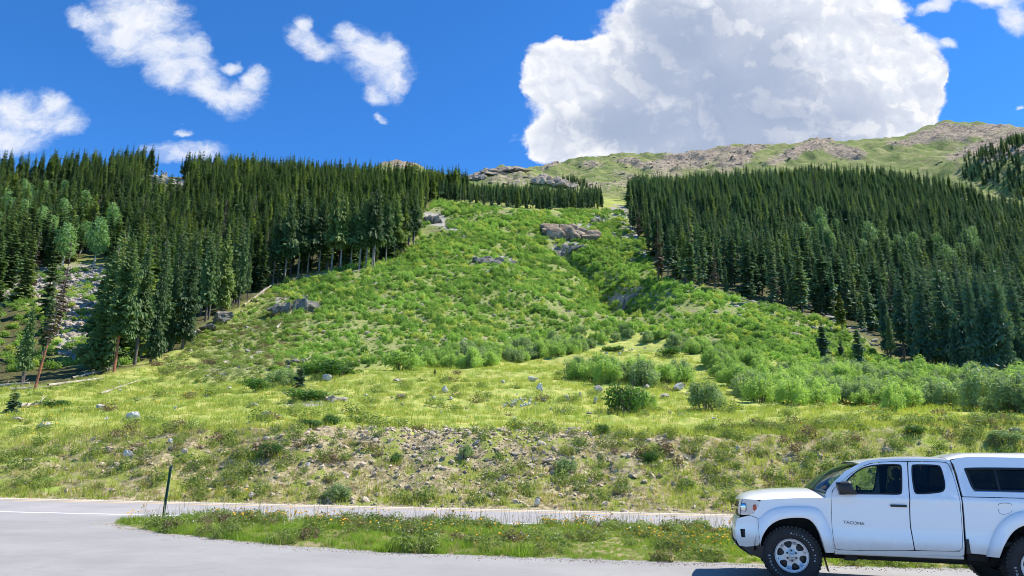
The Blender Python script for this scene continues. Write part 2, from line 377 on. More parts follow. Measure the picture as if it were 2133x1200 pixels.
M['deadtwig'] = simple('dead_twigs', (0.20, 0.16, 0.125), 0.9, var=0.3, scale=2)
M['rock'] = rockmat('grey_tan_rock', (0.31, 0.26, 0.20), (0.52, 0.45, 0.36))
M['rock_dark'] = rockmat('dark_lichened_rock', (0.15, 0.13, 0.11), (0.34, 0.30, 0.25), scale=0.8, moss=0.4)
M['rock_tan'] = rockmat('tan_slab_rock', (0.24, 0.165, 0.11), (0.44, 0.33, 0.23), lichen=(0.13, 0.10, 0.08), scale=0.5)
M['rock_white'] = rockmat('pale_rock', (0.44, 0.41, 0.35), (0.72, 0.68, 0.60), lichen=(0.22, 0.20, 0.17), scale=2.2)
M['stone'] = rockmat('bank_stone', (0.36, 0.275, 0.18), (0.68, 0.565, 0.42), lichen=(0.24, 0.17, 0.11), scale=5)
M['crag'] = rockmat('alpine_crag_rock', (0.24, 0.19, 0.14), (0.44, 0.36, 0.27), lichen=(0.16, 0.15, 0.15), scale=0.12)

# ---- terrain object
LEFT_FOREST = [(-500,355),(0,355),(500,360),(700,380),(860,395),(1000,405),(960,415),(905,418),(885,440),(872,470),(862,505),(835,535),(760,556),(690,560),(640,572),(590,588),
               (560,600),(500,640),(420,682),(400,720),(310,762),(240,772),(130,800),(60,806),(0,808),(-500,812)]
TALUS = [(-10,590),(60,575),(150,552),(215,552),(270,565),(275,610),(230,640),(195,700),(170,745),(125,740),(118,660),(60,625),(-10,640)]
RIGHT_FOREST = [(1312,405),(1400,388),(1500,372),(1640,366),(1900,366),(1990,385),(2133,425),(2600,440),(2600,790),(2133,785),(1980,775),(1900,762),(1840,742),(1800,705),(1720,672),(1640,648),
                (1560,628),(1500,608),(1420,592),(1372,588),(1362,560),(1345,505),(1312,480),(1306,440)]
FAR_HILL = [(2000,372),(2010,340),(2060,318),(2133,292),(2600,250),(2600,440),(2133,425),(2080,400)]
TOP_ROW = [(905,392),(980,398),(1060,404),(1180,420),(1255,430),(1252,440),(1180,440),(1100,436),(1010,430),(960,424),(905,418)]
SLOPE = [(905,418),(1010,432),(1110,442),(1250,440),(1300,440),(1312,480),(1345,505),(1362,560),(1372,588),(1420,592),(1500,608),(1560,628),(1640,648),(1720,672),(1800,705),(1830,742),
         (1700,760),(1500,745),(1380,700),(1240,690),(1100,715),(900,745),(800,760),(640,780),(540,790),(400,800),(420,720),(430,690),(505,645),(560,605),(600,588),(700,562),(835,537),(862,507),(885,440)]
FORESTS = [LEFT_FOREST, RIGHT_FOREST]
SCREE = [(1390,365,40,14,0),(1340,345,70,10,-12),(1440,330,90,16,5),(1530,335,70,22,35),(1400,345,100,12,0),(1700,300,60,14,20),(1640,325,60,12,20),(1760,318,55,16,-10),(1930,285,60,14,20),
         (2030,275,90,16,10),(2060,300,110,16,20),(2100,320,90,14,15),(1980,265,40,9,0),(1150,345,30,8,30),(1180,385,110,14,-6),(1060,375,70,16,0),(1230,345,30,8,0),(1310,370,40,8,-10),(830,345,60,8,0),(1040,356,55,8,0),
         (1500,315,120,8,5), (1880,300,40,8,0), (1290,385,60,7,0)]
ROCKY = [(100,590,140,40,10),(190,640,70,60,0),(170,700,50,60,0),(1190,480,55,20,15),(1250,455,22,12,0),(1180,515,40,9,10),(1320,500,14,50,30),(1030,545,60,16,0),(900,455,34,14,0),
         (610,630,45,22,0),(350,365,90,22,-10),(1720,650,40,7,-22),(1300,625,30,14,0),(1560,628,60,7,-15),(640,840,60,8,0),(930,470,60,8,-20),(1290,445,20,22,0)]
def terrain():
    P = np.c_[TX, TY, TZ]; px, py, zz = proj(P)
    Z = {}
    nz = 12 * fbm(TX / 9, TY / 9, 3, 50)
    d = np.hypot(TX, TY)
    mt = sstep((d - 430) / 120)
    rocky = ell(px + nz, py + nz * 0.5, ROCKY) * (1 - mt) * (d < 420)
    scree = ell(px + nz, py + nz * 0.6, SCREE) * (d > 400)
    rock = np.clip(rocky * .8 + scree * .78 * (.7 + .3 * sstep((370 - py) / 40)), 0, 1)
    bank = sstep((TY - ROAD_FAR + 1.2) / 1.0) * (1 - sstep((TY - 32.8 - 2.0 * fbm(TX / 5, TY / 5, 3, 8)) / 1.2))
    left = sstep((px - 2100) / -900)
    bank = bank * (0.35 + 0.65 * np.clip(1.25 - np.abs(px - 950) / 900, 0, 1))
    def soft(polys, w):
        r_ = np.random.default_rng(99); acc = np.zeros(len(TX))
        for k_ in range(9):
            jx = px + r_.normal() * w + nz * 1.2; jy = py + r_.normal() * w * .5 + nz * .6; a_ = np.zeros(len(TX))
            for q in polys: a_ = np.maximum(a_, inpoly(jx, jy, q) * 1.0)
            acc += a_ / 9
        return acc
    forest = soft(FORESTS, 9)
    forest = forest * (1 - ell(px, py, [(150, 600, 130, 60, 5), (160, 700, 60, 60, 0)])) * (d < 560)
    shr = soft([SLOPE], 16) * (d < 420)
    n, k = len(RR), len(AZ)
    i = np.arange(n - 1)[:, None] * k + np.arange(k - 1)[None]
    Fq = np.stack([i, i + 1, i + 1 + k, i + k], -1).reshape(-1, 4)[:, ::-1]
    m, T = mat_base('ground_cover')
    def at(nm):
        a = T.new('ShaderNodeAttribute'); a.attribute_name = nm; return a.outputs['Fac']
    g = T.new('ShaderNodeNewGeometry'); pos = g.outputs['Position']
    nA = T.noise(pos, 0.9, 6, 0.6); nB = T.noise(pos, 4.0, 6, 0.65); nC = T.noise(pos, 0.07, 5, 0.6); nD = T.noise(pos, 0.35, 5, 0.65)
    meadow = T.mix(T.ramp(nA, 0.35, 0.68), (0.27, 0.35, 0.07, 1), (0.50, 0.47, 0.14, 1))
    meadow = T.mix(T.m('MULTIPLY', T.ramp(nB, 0.56, 0.7), 0.5), meadow, (0.22, 0.22, 0.07, 1))
    slope = T.mix(T.ramp(nB, 0.4, 0.6), (0.10, 0.135, 0.04, 1), (0.36, 0.38, 0.13, 1))  # dark tone paints in the shade of gaps between the shrubs
    slope = T.mix(T.ramp(nD, 0.56, 0.66), slope, (0.33, 0.28, 0.16, 1))
    soil = T.mix(T.ramp(nB, 0.38, 0.62), (0.21, 0.17, 0.085, 1), (0.46, 0.38, 0.225, 1))
    soil = T.mix(T.ramp(nA, 0.50, 0.60), soil, (0.24, 0.27, 0.06, 1))
    rk = T.mix(T.ramp(nB, 0.4, 0.6), (0.22, 0.20, 0.17, 1), (0.50, 0.46, 0.40, 1))
    duff = T.mix(T.ramp(nB, 0.4, 0.6), (0.06, 0.055, 0.03, 1), (0.14, 0.14, 0.05, 1))
    tundra = T.mix(T.ramp(nC, 0.38, 0.62), (0.21, 0.27, 0.07, 1), (0.36, 0.34, 0.15, 1))
    tundra = T.mix(T.m('MULTIPLY', T.ramp(nD, 0.58, 0.7), 0.5), tundra, (0.36, 0.31, 0.22, 1))
    tundra = T.mix(T.m('MULTIPLY', T.ramp(T.noise(pos, 0.035, 7, .65), 0.50, 0.60), 0.7), tundra, (0.14, 0.20, 0.06, 1))
    sc = T.mix(T.ramp(nD, 0.40, 0.58), (0.29, 0.225, 0.16, 1), (0.52, 0.415, 0.30, 1))
    sc = T.mix(T.m('MULTIPLY', T.ramp(T.noise(pos, 0.13, 7, .75), 0.50, 0.57), .8), sc, (0.15, 0.125, 0.12, 1))
    c = T.mix(at('shrub'), meadow, slope)
    c = T.mix(at('forest'), c, duff)
    c = T.mix(at('mountain'), c, tundra)
    rm = T.ramp(T.m('ADD', at('rock'), T.m('MULTIPLY', T.m('SUBTRACT', nD, 0.5), 1.6)), 0.35, 0.7)
    c = T.mix(rm, c, T.mix(at('mountain'), rk, sc))
    bm_ = T.ramp(T.m('ADD', at('bank'), T.m('MULTIPLY', T.m('SUBTRACT', nA, 0.5), 1.2)), 0.35, 0.6)
    c = T.mix(bm_, c, soil)
    bp = T.new('ShaderNodeBump'); bp.inputs['Strength'].default_value = 0.7; bp.inputs['Distance'].default_value = 0.12
    T.put(bp.inputs['Height'], nB)
    bp2 = T.new('ShaderNodeBump'); bp2.inputs['Strength'].default_value = 0.8; T.put(bp2.inputs['Distance'], T.m('ADD', 0.3, T.m('MULTIPLY', at('mountain'), 5.0)))
    T.put(bp2.inputs['Height'], nD); T.put(bp2.inputs['Normal'], bp.outputs[0])
    finish(T, pbsdf(T, c, 0.95, 0, 0.1, bp2.outputs[0]))
    # crags stand out of the field where the rock is bare
    cr = scree * np.abs(fbm(TX / 16, TY / 24, 4, 77, 0.6)) * 7
    TZ2 = TZ + cr; GZ[:] = TZ2.reshape(GZ.shape)
    me = mesh_np('ground', np.c_[TX, TY, TZ2], Fq, m, smooth=True)
    for nm, v in (('rock', rock), ('bank', bank), ('forest', forest), ('shrub', shr), ('mountain', mt)):
        at_ = me.attributes.new(nm, 'FLOAT', 'POINT'); at_.data.foreach_set('value', v.astype(np.float32))
    o = link('ground', me); tag(o, kind='structure'); return o
terrain()

# ---- asphalt, paint
def asphalt_mat(name, a, b):
    m, T = mat_base(name); g = T.new('ShaderNodeNewGeometry'); pos = g.outputs['Position']
    n = T.noise(pos, 0.5, 6, 0.6); n2 = T.noise(pos, 42.0, 4, 0.8); n3 = T.noise(pos, 5.0, 7, 0.7)
    c = T.mix(T.ramp(n, 0.3, 0.7), c4(a), c4(b))
    c = T.mix(T.m('MULTIPLY', T.ramp(n2, 0.35, 0.72), 0.4), c, c4([x * 0.62 for x in a]))
    c = T.mix(T.m('MULTIPLY', T.ramp(n3, 0.50, 0.72), 0.35), c, c4([x * 0.7 for x in a]))
    c = T.mix(T.m('MULTIPLY', T.ramp(T.noise(pos, 0.22, 7, 0.7), 0.50, 0.62), 0.22), c, c4([x * 0.72 for x in a]))
    vo = T.new('ShaderNodeTexVoronoi', feature='DISTANCE_TO_EDGE'); vo.inputs['Scale'].default_value = 0.35
    T.put(vo.inputs['Vector'], T.v('ADD', pos, T.v('MULTIPLY', T.noise(pos, 1.5, 5, 0.6, out=1), (1.2, 1.2, 0))))
    crk = T.m('MULTIPLY', T.ramp(vo.outputs[0], 0.0, 0.012, 1, 0), T.ramp(n, 0.48, 0.58))
    c = T.mix(T.m('MULTIPLY', crk, 0.12), c, (0.05, 0.05, 0.05, 1))
    bp = T.new('ShaderNodeBump'); bp.inputs['Strength'].default_value = 0.5; bp.inputs['Distance'].default_value = 0.006
    T.put(bp.inputs['Height'], n2)
    finish(T, pbsdf(T, c, 0.9, 0, 0.25, bp.outputs[0])); return m
M['asphalt'] = asphalt_mat('worn_asphalt', (0.315, 0.30, 0.285), (0.375, 0.36, 0.34))
M['asphalt_road'] = asphalt_mat('road_asphalt', (0.34, 0.325, 0.315), (0.43, 0.40, 0.38))
def sheet(name, pts, z, mat, kind='structure'):
    bm = bmesh.new(); vs = [bm.verts.new((x, y, z)) for x, y in pts]; bm.faces.new(vs)
    bmesh.ops.recalc_face_normals(bm, faces=bm.faces)
    if bm.faces[:][0].normal.z < 0: bmesh.ops.reverse_faces(bm, faces=bm.faces)
    bmesh.ops.triangulate(bm, faces=bm.faces)
    me = bpy.data.meshes.new(name); bm.to_mesh(me); bm.free(); me.materials.append(mat)
    o = link(name, me); tag(o, kind=kind); return o
sheet('parking_area', [(-60, -12), (60, -12), (60, 20.0), (-60, 20.0)], 0.0, M['asphalt'])
# the road: two lanes, crowned, its far lane falling away from the camera
def road():
    prof = [(20.0, 0.0), (21.0, 0.02), (22.5, 0.045), (24.6, 0.06), (26.45, 0.035), (26.9, -0.08)]
    X = np.linspace(-90, 90, 60); V = []; Fq = []
    for i, x in enumerate(X):
        for (y, z) in prof: V.append((x, y + 0.03 * math.sin(x * 0.9) * (y > 26.2), z))
    k = len(prof)
    for i in range(len(X) - 1):
        for j in range(k - 1): Fq.append((i * k + j, (i + 1) * k + j, (i + 1) * k + j + 1, i * k + j + 1))
    tag(link('road', mesh_np('road', V, Fq, M['asphalt_road'], True)), kind='structure')
    def stripe(name, y0, y1, z0, z1, mat):
        V = []; Fq = []
        for x in X: V += [(x, y0, z0), (x, y1, z1)]
        for i in range(len(X) - 1): Fq.append((2 * i, 2 * i + 2, 2 * i + 3, 2 * i + 1))
        tag(link(name, mesh_np(name, V, Fq, mat)), kind='structure')
    wm, T = mat_base('white_road_paint'); g = T.new('ShaderNodeNewGeometry')
    c = T.mix(T.ramp(T.noise(g.outputs['Position'], 14, 5, 0.7), 0.5, 0.75), (0.82, 0.82, 0.80, 1), (0.5, 0.5, 0.48, 1)); finish(T, pbsdf(T, c, 0.7))
    ym, T = mat_base('yellow_road_paint'); g = T.new('ShaderNodeNewGeometry')
    c = T.mix(T.ramp(T.noise(g.outputs['Position'], 14, 5, 0.7), 0.5, 0.75), (0.66, 0.46, 0.24, 1), (0.52, 0.43, 0.31, 1)); finish(T, pbsdf(T, c, 0.7))
    stripe('road_edge_line', 20.40, 20.58, 0.012, 0.0155, wm)
    stripe('road_centre_line', 24.66, 25.06, 0.0632, 0.0578, ym)
    em = simple('pale_edge_paint', (0.56, 0.51, 0.37), 0.8, var=0.15)
    stripe('road_shoulder', 25.55, 26.32, 0.0512, 0.0408, em)
road()

# ---- grass island between the parking area and the road
def median():
    near = [ground(x, y) for x, y in [(236,1090),(262,1098),(330,1108),(450,1122),(600,1137),(800,1150),(1000,1158),(1300,1168),(1600,1178)]]
    near = [(p.x, p.y) for p in near] + [(9.0, 13.0), (16, 12.6), (40, 12.0)]
    xs = np.array([p[0] for p in near]); ys = np.array([p[1] for p in near])
    X = np.concatenate([np.linspace(xs[0], 14, 260), np.linspace(14.5, 40, 40)])
    yn = np.interp(X, xs, ys) + 0.06 * fbm(X * 2, X * 0, 3, 5) * 2
    yf = 19.60 + 0.10 * fbm(X * 1.3, X * 0 + 3, 3, 6) - 1.1 * np.clip(1 - (X - xs[0]) / 1.6, 0, 1)
    yf = np.maximum(yf, yn + 0.01)
    N = 34; V = []; Fq = []
    t = np.linspace(0, 1, N)
    for i in range(len(X)):
        for s in t:
            y = yn[i] + (yf[i] - yn[i]) * s
            e = min(s, 1 - s) * (yf[i] - yn[i])
            z = -0.03 + 0.10 * (1 - math.exp(-e / 0.35))
            V.append((X[i], y, z))
    V = np.array(V); V[:, 2] += fbm(V[:, 0] / 0.8, V[:, 1] / 0.8, 3, 61) * 0.05
    V[:, 2] = np.where((np.tile(t, len(X)) < .001) | (np.tile(t, len(X)) > .999), -0.03, V[:, 2])
    for i in range(len(X) - 1):
        for j in range(N - 1): Fq.append((i * N + j, (i + 1) * N + j, (i + 1) * N + j + 1, i * N + j + 1))
    m, T = mat_base('island_soil'); g = T.new('ShaderNodeNewGeometry'); n = T.noise(g.outputs['Position'], 3, 6, 0.6)
    c = T.mix(T.ramp(n, 0.35, 0.65), (0.13, 0.18, 0.03, 1), (0.34, 0.27, 0.15, 1)); finish(T, pbsdf(T, c, 0.95, 0, 0.1))
    tag(link('grass_island', mesh_np('grass_island', V, Fq, m, True)), kind='structure')
    return X, yn, yf
ISL = median()
def isl_z(x, y):
    yn = np.interp(x, ISL[0], ISL[1]); yf = np.interp(x, ISL[0], ISL[2]); e = np.minimum(y - yn, yf - y)
    return -0.03 + 0.10 * (1 - np.exp(-np.maximum(e, 0) / 0.35)) + fbm(x / 0.8, y / 0.8, 3, 61) * 0.05

# ------------------------------------------------------------------ scattered stuff (geometry nodes instances of unlinked prototypes)
PROTO = {}
def proto(name, me):
    o = bpy.data.objects.new(name, me); PROTO[name] = o; return o
def scatter(name, label, P, protos, scale, rotz=None, tilt=0.0, zs=None, cat=None, group=None):
    P = np.asarray(P, np.float32); n = len(P)
    if n == 0: return
    me = bpy.data.meshes.new(name); me.vertices.add(n); me.vertices.foreach_set('co', P.ravel())
    rot = np.c_[rng.normal(0, tilt, n), rng.normal(0, tilt, n), rng.uniform(0, 6.283, n) if rotz is None else rotz].astype(np.float32)
    sc = np.asarray(scale, np.float32); sc = np.broadcast_to(sc, (n,)) if sc.ndim < 2 else sc
    if sc.ndim == 1: sc = np.c_[sc, sc, sc if zs is None else sc * zs]
    for nm, v in (('i_rot', rot), ('i_scl', sc.astype(np.float32))):
        a = me.attributes.new(nm, 'FLOAT_VECTOR', 'POINT'); a.data.foreach_set('vector', np.ascontiguousarray(v).ravel())
    a = me.attributes.new('i_idx', 'INT', 'POINT'); a.data.foreach_set('value', rng.integers(0, len(protos), n).astype(np.int32))
    o = link(name, me); tag(o, label, cat, group, 'stuff')
    ng = bpy.data.node_groups.new(name + '_nodes', 'GeometryNodeTree')
    ng.interface.new_socket('Geometry', in_out='INPUT', socket_type='NodeSocketGeometry')
    ng.interface.new_socket('Geometry', in_out='OUTPUT', socket_type='NodeSocketGeometry')
    N = ng.nodes; L = ng.links
    gi = N.new('NodeGroupInput'); go = N.new('NodeGroupOutput'); iop = N.new('GeometryNodeInstanceOnPoints'); jg = N.new('GeometryNodeJoinGeometry')
    for p in protos:
        oi = N.new('GeometryNodeObjectInfo'); oi.inputs['Object'].default_value = p; oi.inputs['As Instance'].default_value = True
        L.new(oi.outputs['Geometry'], jg.inputs[0])
    def na(nm, ty):
        q = N.new('GeometryNodeInputNamedAttribute'); q.data_type = ty; q.inputs['Name'].default_value = nm; return q.outputs['Attribute']
    e2r = N.new('FunctionNodeEulerToRotation'); L.new(na('i_rot', 'FLOAT_VECTOR'), e2r.inputs[0])
    L.new(gi.outputs[0], iop.inputs['Points']); L.new(jg.outputs[0], iop.inputs['Instance'])
    iop.inputs['Pick Instance'].default_value = True; L.new(na('i_idx', 'INT'), iop.inputs['Instance Index'])
    L.new(e2r.outputs[0], iop.inputs['Rotation']); L.new(na('i_scl', 'FLOAT_VECTOR'), iop.inputs['Scale'])
    L.new(iop.outputs[0], go.inputs[0])
    md = o.modifiers.new('scatter', 'NODES'); md.node_group = ng
    return o

# ------------------------------------------------------------------ plant and rock shapes
def tube(pts, rad, n=6):
    V = []; Fq = []
    pts = [Vector(p) for p in pts]
    for i, p in enumerate(pts):
        t = (pts[min(i + 1, len(pts) - 1)] - pts[max(i - 1, 0)]).normalized()
        a = t.cross(Vector((0.13, 1, 0.07))).normalized(); b = t.cross(a)
        for k in range(n):
            th = 2 * math.pi * k / n; V.append(p + (a * math.cos(th) + b * math.sin(th)) * rad[i])
    for i in range(len(pts) - 1):
        for k in range(n): Fq.append((i * n + k, i * n + (k + 1) % n, (i + 1) * n + (k + 1) % n, (i + 1) * n + k))
    c = len(pts) - 1
    for k in range(1, n - 1, 2):
        Fq.append((c * n, c * n + k, c * n + k + 1, c * n + (k + 2) % n)) if k + 2 <= n else None
        Fq.append((0, k + 1 if k + 1 < n else 0, k, 0)) if False else None
    return [tuple(v) for v in V], [f for f in Fq if f]
def merge(parts):
    V = []; Fq = []
    for v, f in parts:
        o = len(V); V += list(v); Fq += [tuple(i + o for i in q) for q in f]
    return V, Fq

def spruce_mesh(seed, bare=0.08, R=1.5, H=15.0, dens=1.0, dead=False, gaps=0.12, whorls=31, fine=False):
    """crown of drooping sprays, whorl on whorl"""
    r = np.random.default_rng(seed); Q = []
    lean = r.uniform(-1, 1, 2) * 0.15
    asym = r.uniform(0, 6.28)
    for w in range(whorls):
        t = (w + r.uniform(0, 0.8)) / whorls
        z = H * (bare + (1 - bare) * t)
        Lr = R * ((1 - t) ** 0.72) * (0.92 + 0.22 * math.sin(t * 19 + seed)) + 0.12
        if t < 0.12: Lr *= 0.55 + 3.5 * t
        nb = int((9 if t < 0.75 else 6) * dens); ph = r.uniform(0, 6.28)
        for b in range(nb):
            if r.random() < gaps: continue
            az = ph + 6.283 * b / nb + r.normal(0, 0.25)
            L = Lr * r.uniform(0.65, 1.2) * (1 + 0.18 * math.cos(az - asym))
            up = 0.35 * t - 0.38 * (1 - t) + r.normal(0, 0.12)
            a = np.array([math.cos(az), math.sin(az), up]); l = np.array([-math.sin(az), math.cos(az), 0])
            base = np.array([lean[0] * t, lean[1] * t, z])
            ns = (7 if fine else 4) if t < 0.8 else 3
            for s in range(ns):
                s0 = (s + 0.15) / ns; s1 = s0 + 1.35 / ns
                for sd in (-1, 1):
                    wd = L * (0.30 if fine else 0.52) * (1.25 - s0) * r.uniform(0.5, 1.4) * sd
                    dr = (-0.16 if fine else -0.10) * L * r.uniform(0.3, 1.9)
                    p0 = base + a * L * s0; p1 = base + a * L * min(s1, 1.05) + np.array([0, 0, -0.05 * L])
                    p2 = p1 + l * wd * 0.35 + np.array([0, 0, dr]); p3 = p0 + l * wd + a * L * 0.13 + np.array([0, 0, dr * 1.6])
                    Q.append((p0, p1, p2, p3))
    for k in range(10):   # leader
        az = r.uniform(0, 6.28); z = H * (0.965 + 0.05 * k / 10); w = 0.16 * (1 - k / 11)
        c = np.array([lean[0], lean[1], z]); d = np.array([math.cos(az), math.sin(az), 0]) * w
        Q.append((c, c + d, c + d * 0.7 + (0, 0, 0.16), c + (0, 0, 0.3)))
    Q = np.array(Q).reshape(-1, 3); return Q, np.arange(len(Q)).reshape(-1, 4)
def leafcloud(seed, blobs, n, size, up=0.3, shell=0.55, aspect=1.6):
    """n leaf cards spread through a set of ellipsoids (x,y,z,rx,ry,rz), denser near the surface"""
    r = np.random.default_rng(seed); B = np.array(blobs); vol = (B[:, 3] * B[:, 4] * B[:, 5]) ** 0.8; k = r.choice(len(B), n, p=vol / vol.sum())
    d = r.normal(size=(n, 3)); d /= np.linalg.norm(d, axis=1)[:, None]
    rad = shell + (1 - shell) * r.random(n) ** 0.6; rad *= 1 + 0.10 * r.normal(size=n)
    c = B[k, :3] + d * rad[:, None] * B[k, 3:6]
    c[:, 2] = np.abs(c[:, 2])
    nr = d + r.normal(0, 0.7, (n, 3)); nr[:, 2] += up; nr /= np.linalg.norm(nr, axis=1)[:, None]
    a = np.cross(nr, r.normal(size=(n, 3))); a /= np.linalg.norm(a, axis=1)[:, None]; b = np.cross(nr, a)
    s = size * r.uniform(0.6, 1.4, n)[:, None]
    V = np.stack([c - a * s * aspect, c + b * s * 0.6, c + a * s * aspect, c - b * s * 0.6], 1).reshape(-1, 3)
    return V, np.arange(len(V)).reshape(-1, 4)
def tuft(seed, n=26, h=0.35, spread=0.14, w=0.008, bend=0.5):
    r = np.random.default_rng(seed); V = []; Fq = []
    for i in range(n):
        az = r.uniform(0, 6.28); b = np.array([r.normal(0, spread), r.normal(0, spread), -0.02]); hh = h * r.uniform(0.45, 1.15)
        d = np.array([math.cos(az), math.sin(az), 0]); s = np.array([-d[1], d[0], 0]) * w * r.uniform(0.7, 1.4)
        bd = bend * hh * r.uniform(0.1, 1)
        p1 = b + d * bd * 0.3 + (0, 0, hh * 0.6); p2 = b + d * bd + (0, 0, hh)
        o = len(V); V += [b - s, b + s, p1 + s * 0.8, p1 - s * 0.8, p2 + s * 0.15, p2 - s * 0.15]
        Fq += [(o, o + 1, o + 2, o + 3), (o + 3, o + 2, o + 4, o + 5)]
    return V, Fq
def rock_geo(seed, sub=2, flat=0.6, cuts=9, rough=0.06):
    bm = bmesh.new(); bmesh.ops.create_icosphere(bm, subdivisions=sub + 1, radius=1.0); r = np.random.default_rng(seed)
    V = np.array([v.co[:] for v in bm.verts]); Fq = [tuple(v.index for v in f.verts) for f in bm.faces]; bm.free()
    sc = np.array([r.uniform(0.8, 1.15), r.uniform(0.6, 1.0), flat * r.uniform(0.75, 1.2)]); 
    for i in range(cuts):
        n = r.normal(size=3); n /= np.linalg.norm(n); h = r.uniform(0.42, 0.82); dd = V @ n; ex = np.maximum(dd - h, 0); V = V - ex[:, None] * n[None]
    V = V * sc
    V = V + rough * .5 * r.normal(size=V.shape)
    return V, np.array(Fq)
def rock_obj(name, x, y, wpx, hpx, mat, seed, label=None, group=None, n=1, flat=None, sink=0.25, cat='rock', base=None):
    """rock or outcrop: its middle bottom at a pixel of the ground, its size from the photo"""
    p = ground(x, y + hpx * 0.5) if base is None else base
    _, _, z = proj(np.array([p])); m = float(z[0]) / F_PX
    w = wpx * m / 2; h = hpx * m; r = np.random.default_rng(seed)
    parts = []
    if n == 1:
        V, Fq = rock_geo(seed, 2, 1.0, 11); V = V * np.array([w, w * 0.8, h * 0.62]) ; V[:, 2] += h * 0.42 + .03; parts.append((V, Fq))
    else:
        for k in range(n):
            V, Fq = rock_geo(seed * 31 + k, 1, 1.0, 9, 0.05)
            q = r.uniform(-0.9, 0.9); s = r.uniform(0.13, 0.42); hh = h * r.uniform(0.2, 0.58) * (1 - 0.45 * abs(q))
            V = V * np.array([w * s, w * s * 0.7, hh]); a = r.uniform(-0.35, 0.35); ca, sa = math.cos(a), math.sin(a)
            V = np.c_[V[:, 0] * ca - V[:, 2] * sa, V[:, 1], V[:, 0] * sa + V[:, 2] * ca]
            V += np.array([q * w, r.uniform(-0.5, 0.5) * w * 0.6, h * r.uniform(0.12, 0.5) * (1 - 0.3 * abs(q))]); parts.append((V, Fq))
    Vs = []; Fs = []; o = 0
    for V, Fq in parts: Vs.append(V); Fs.append(np.array(Fq) + o); o += len(V)
    V = np.vstack(Vs)
    if n > 1:
        gz = hfast(V[:, 0] + p.x, V[:, 1] + p.y) - p.z
        V[:, 2] += gz * 0.8
    me = mesh_np(name, V, np.vstack(Fs), mat)
    ob = link(name, me); ob.location = p; tag(ob, label, cat, group); return ob

# ------------------------------------------------------------------ forests
crowns = []; trunks = []; crowns2 = []
for k in range(9):
    bare = (0.05, 0.18, 0.1, 0.26, 0.07, 0.14, 0.3, 0.04, 0.12)[k]; R = (1.5, 1.25, 1.7, 1.3, 1.35, 1.1, 1.3, 1.8, 1.2)[k] * 1.12
    V, Fq = spruce_mesh(100 + k, bare, R, gaps=(.1, .3, .12, .22, .3, .15, .35, .1, .25)[k])
    crowns.append(mesh_np('spruce_crown', V, Fq, M['needle'])); crowns2.append(mesh_np('spruce_crown', V, Fq, M['needle_far']))
    tv, tf = tube([(0, 0, -0.6), (0, 0, 5), (0.03, 0, 10), (0, 0, 14.6)], [0.19, 0.12, 0.05, 0.015], 6)
    trunks.append(mesh_np('spruce_trunk', tv, tf, M['bark'], True))
near_l = []; near_r = []
for k in range(5):
    V, Fq = spruce_mesh(150 + k, (.06, .2, .12, .26, .09)[k], (1.5, 1.15, 1.6, 1.25, 1.35)[k], whorls=52, dens=1.0, gaps=(.18, .3, .2, .26, .33)[k], fine=True)
    near_l.append(mesh_np('spruce_crown', V, Fq, M['needle'])); near_r.append(mesh_np('spruce_crown', V, Fq, M['needle_far']))
deadV, deadF = spruce_mesh(55, 0.15, 0.9, 15, 0.7, gaps=0.35)
dead_crown = mesh_np('dead_crown', deadV, deadF, M['deadtwig'])

def scatter_pts(poly, step, rlo, rhi, azlo=-0.8, azhi=0.8, keep=1.0, jit=0.45, seed=1):
    """jittered world grid, kept where the ground point falls inside a region"""
    r = np.random.default_rng(seed)
    xs = np.arange(-rhi * 0.72, rhi * 0.72, step); ys = np.arange(rlo * 0.6, rhi, step)
    X, Y = np.meshgrid(xs, ys); X = X.ravel() + r.uniform(-jit, jit, X.size) * step; Y = Y.ravel() + r.uniform(-jit, jit, Y.size) * step
    d = np.hypot(X, Y); az = np.arctan2(X, Y); k = (d > rlo) & (d < rhi) & (az > azlo) & (az < azhi) & (r.random(len(X)) < keep)
    X = X[k]; Y = Y[k]; Z = hfast(X, Y); px, py, _ = proj(np.c_[X, Y, Z])
    k = inpoly(px, py, poly); return np.c_[X, Y, Z][k], px[k], py[k]

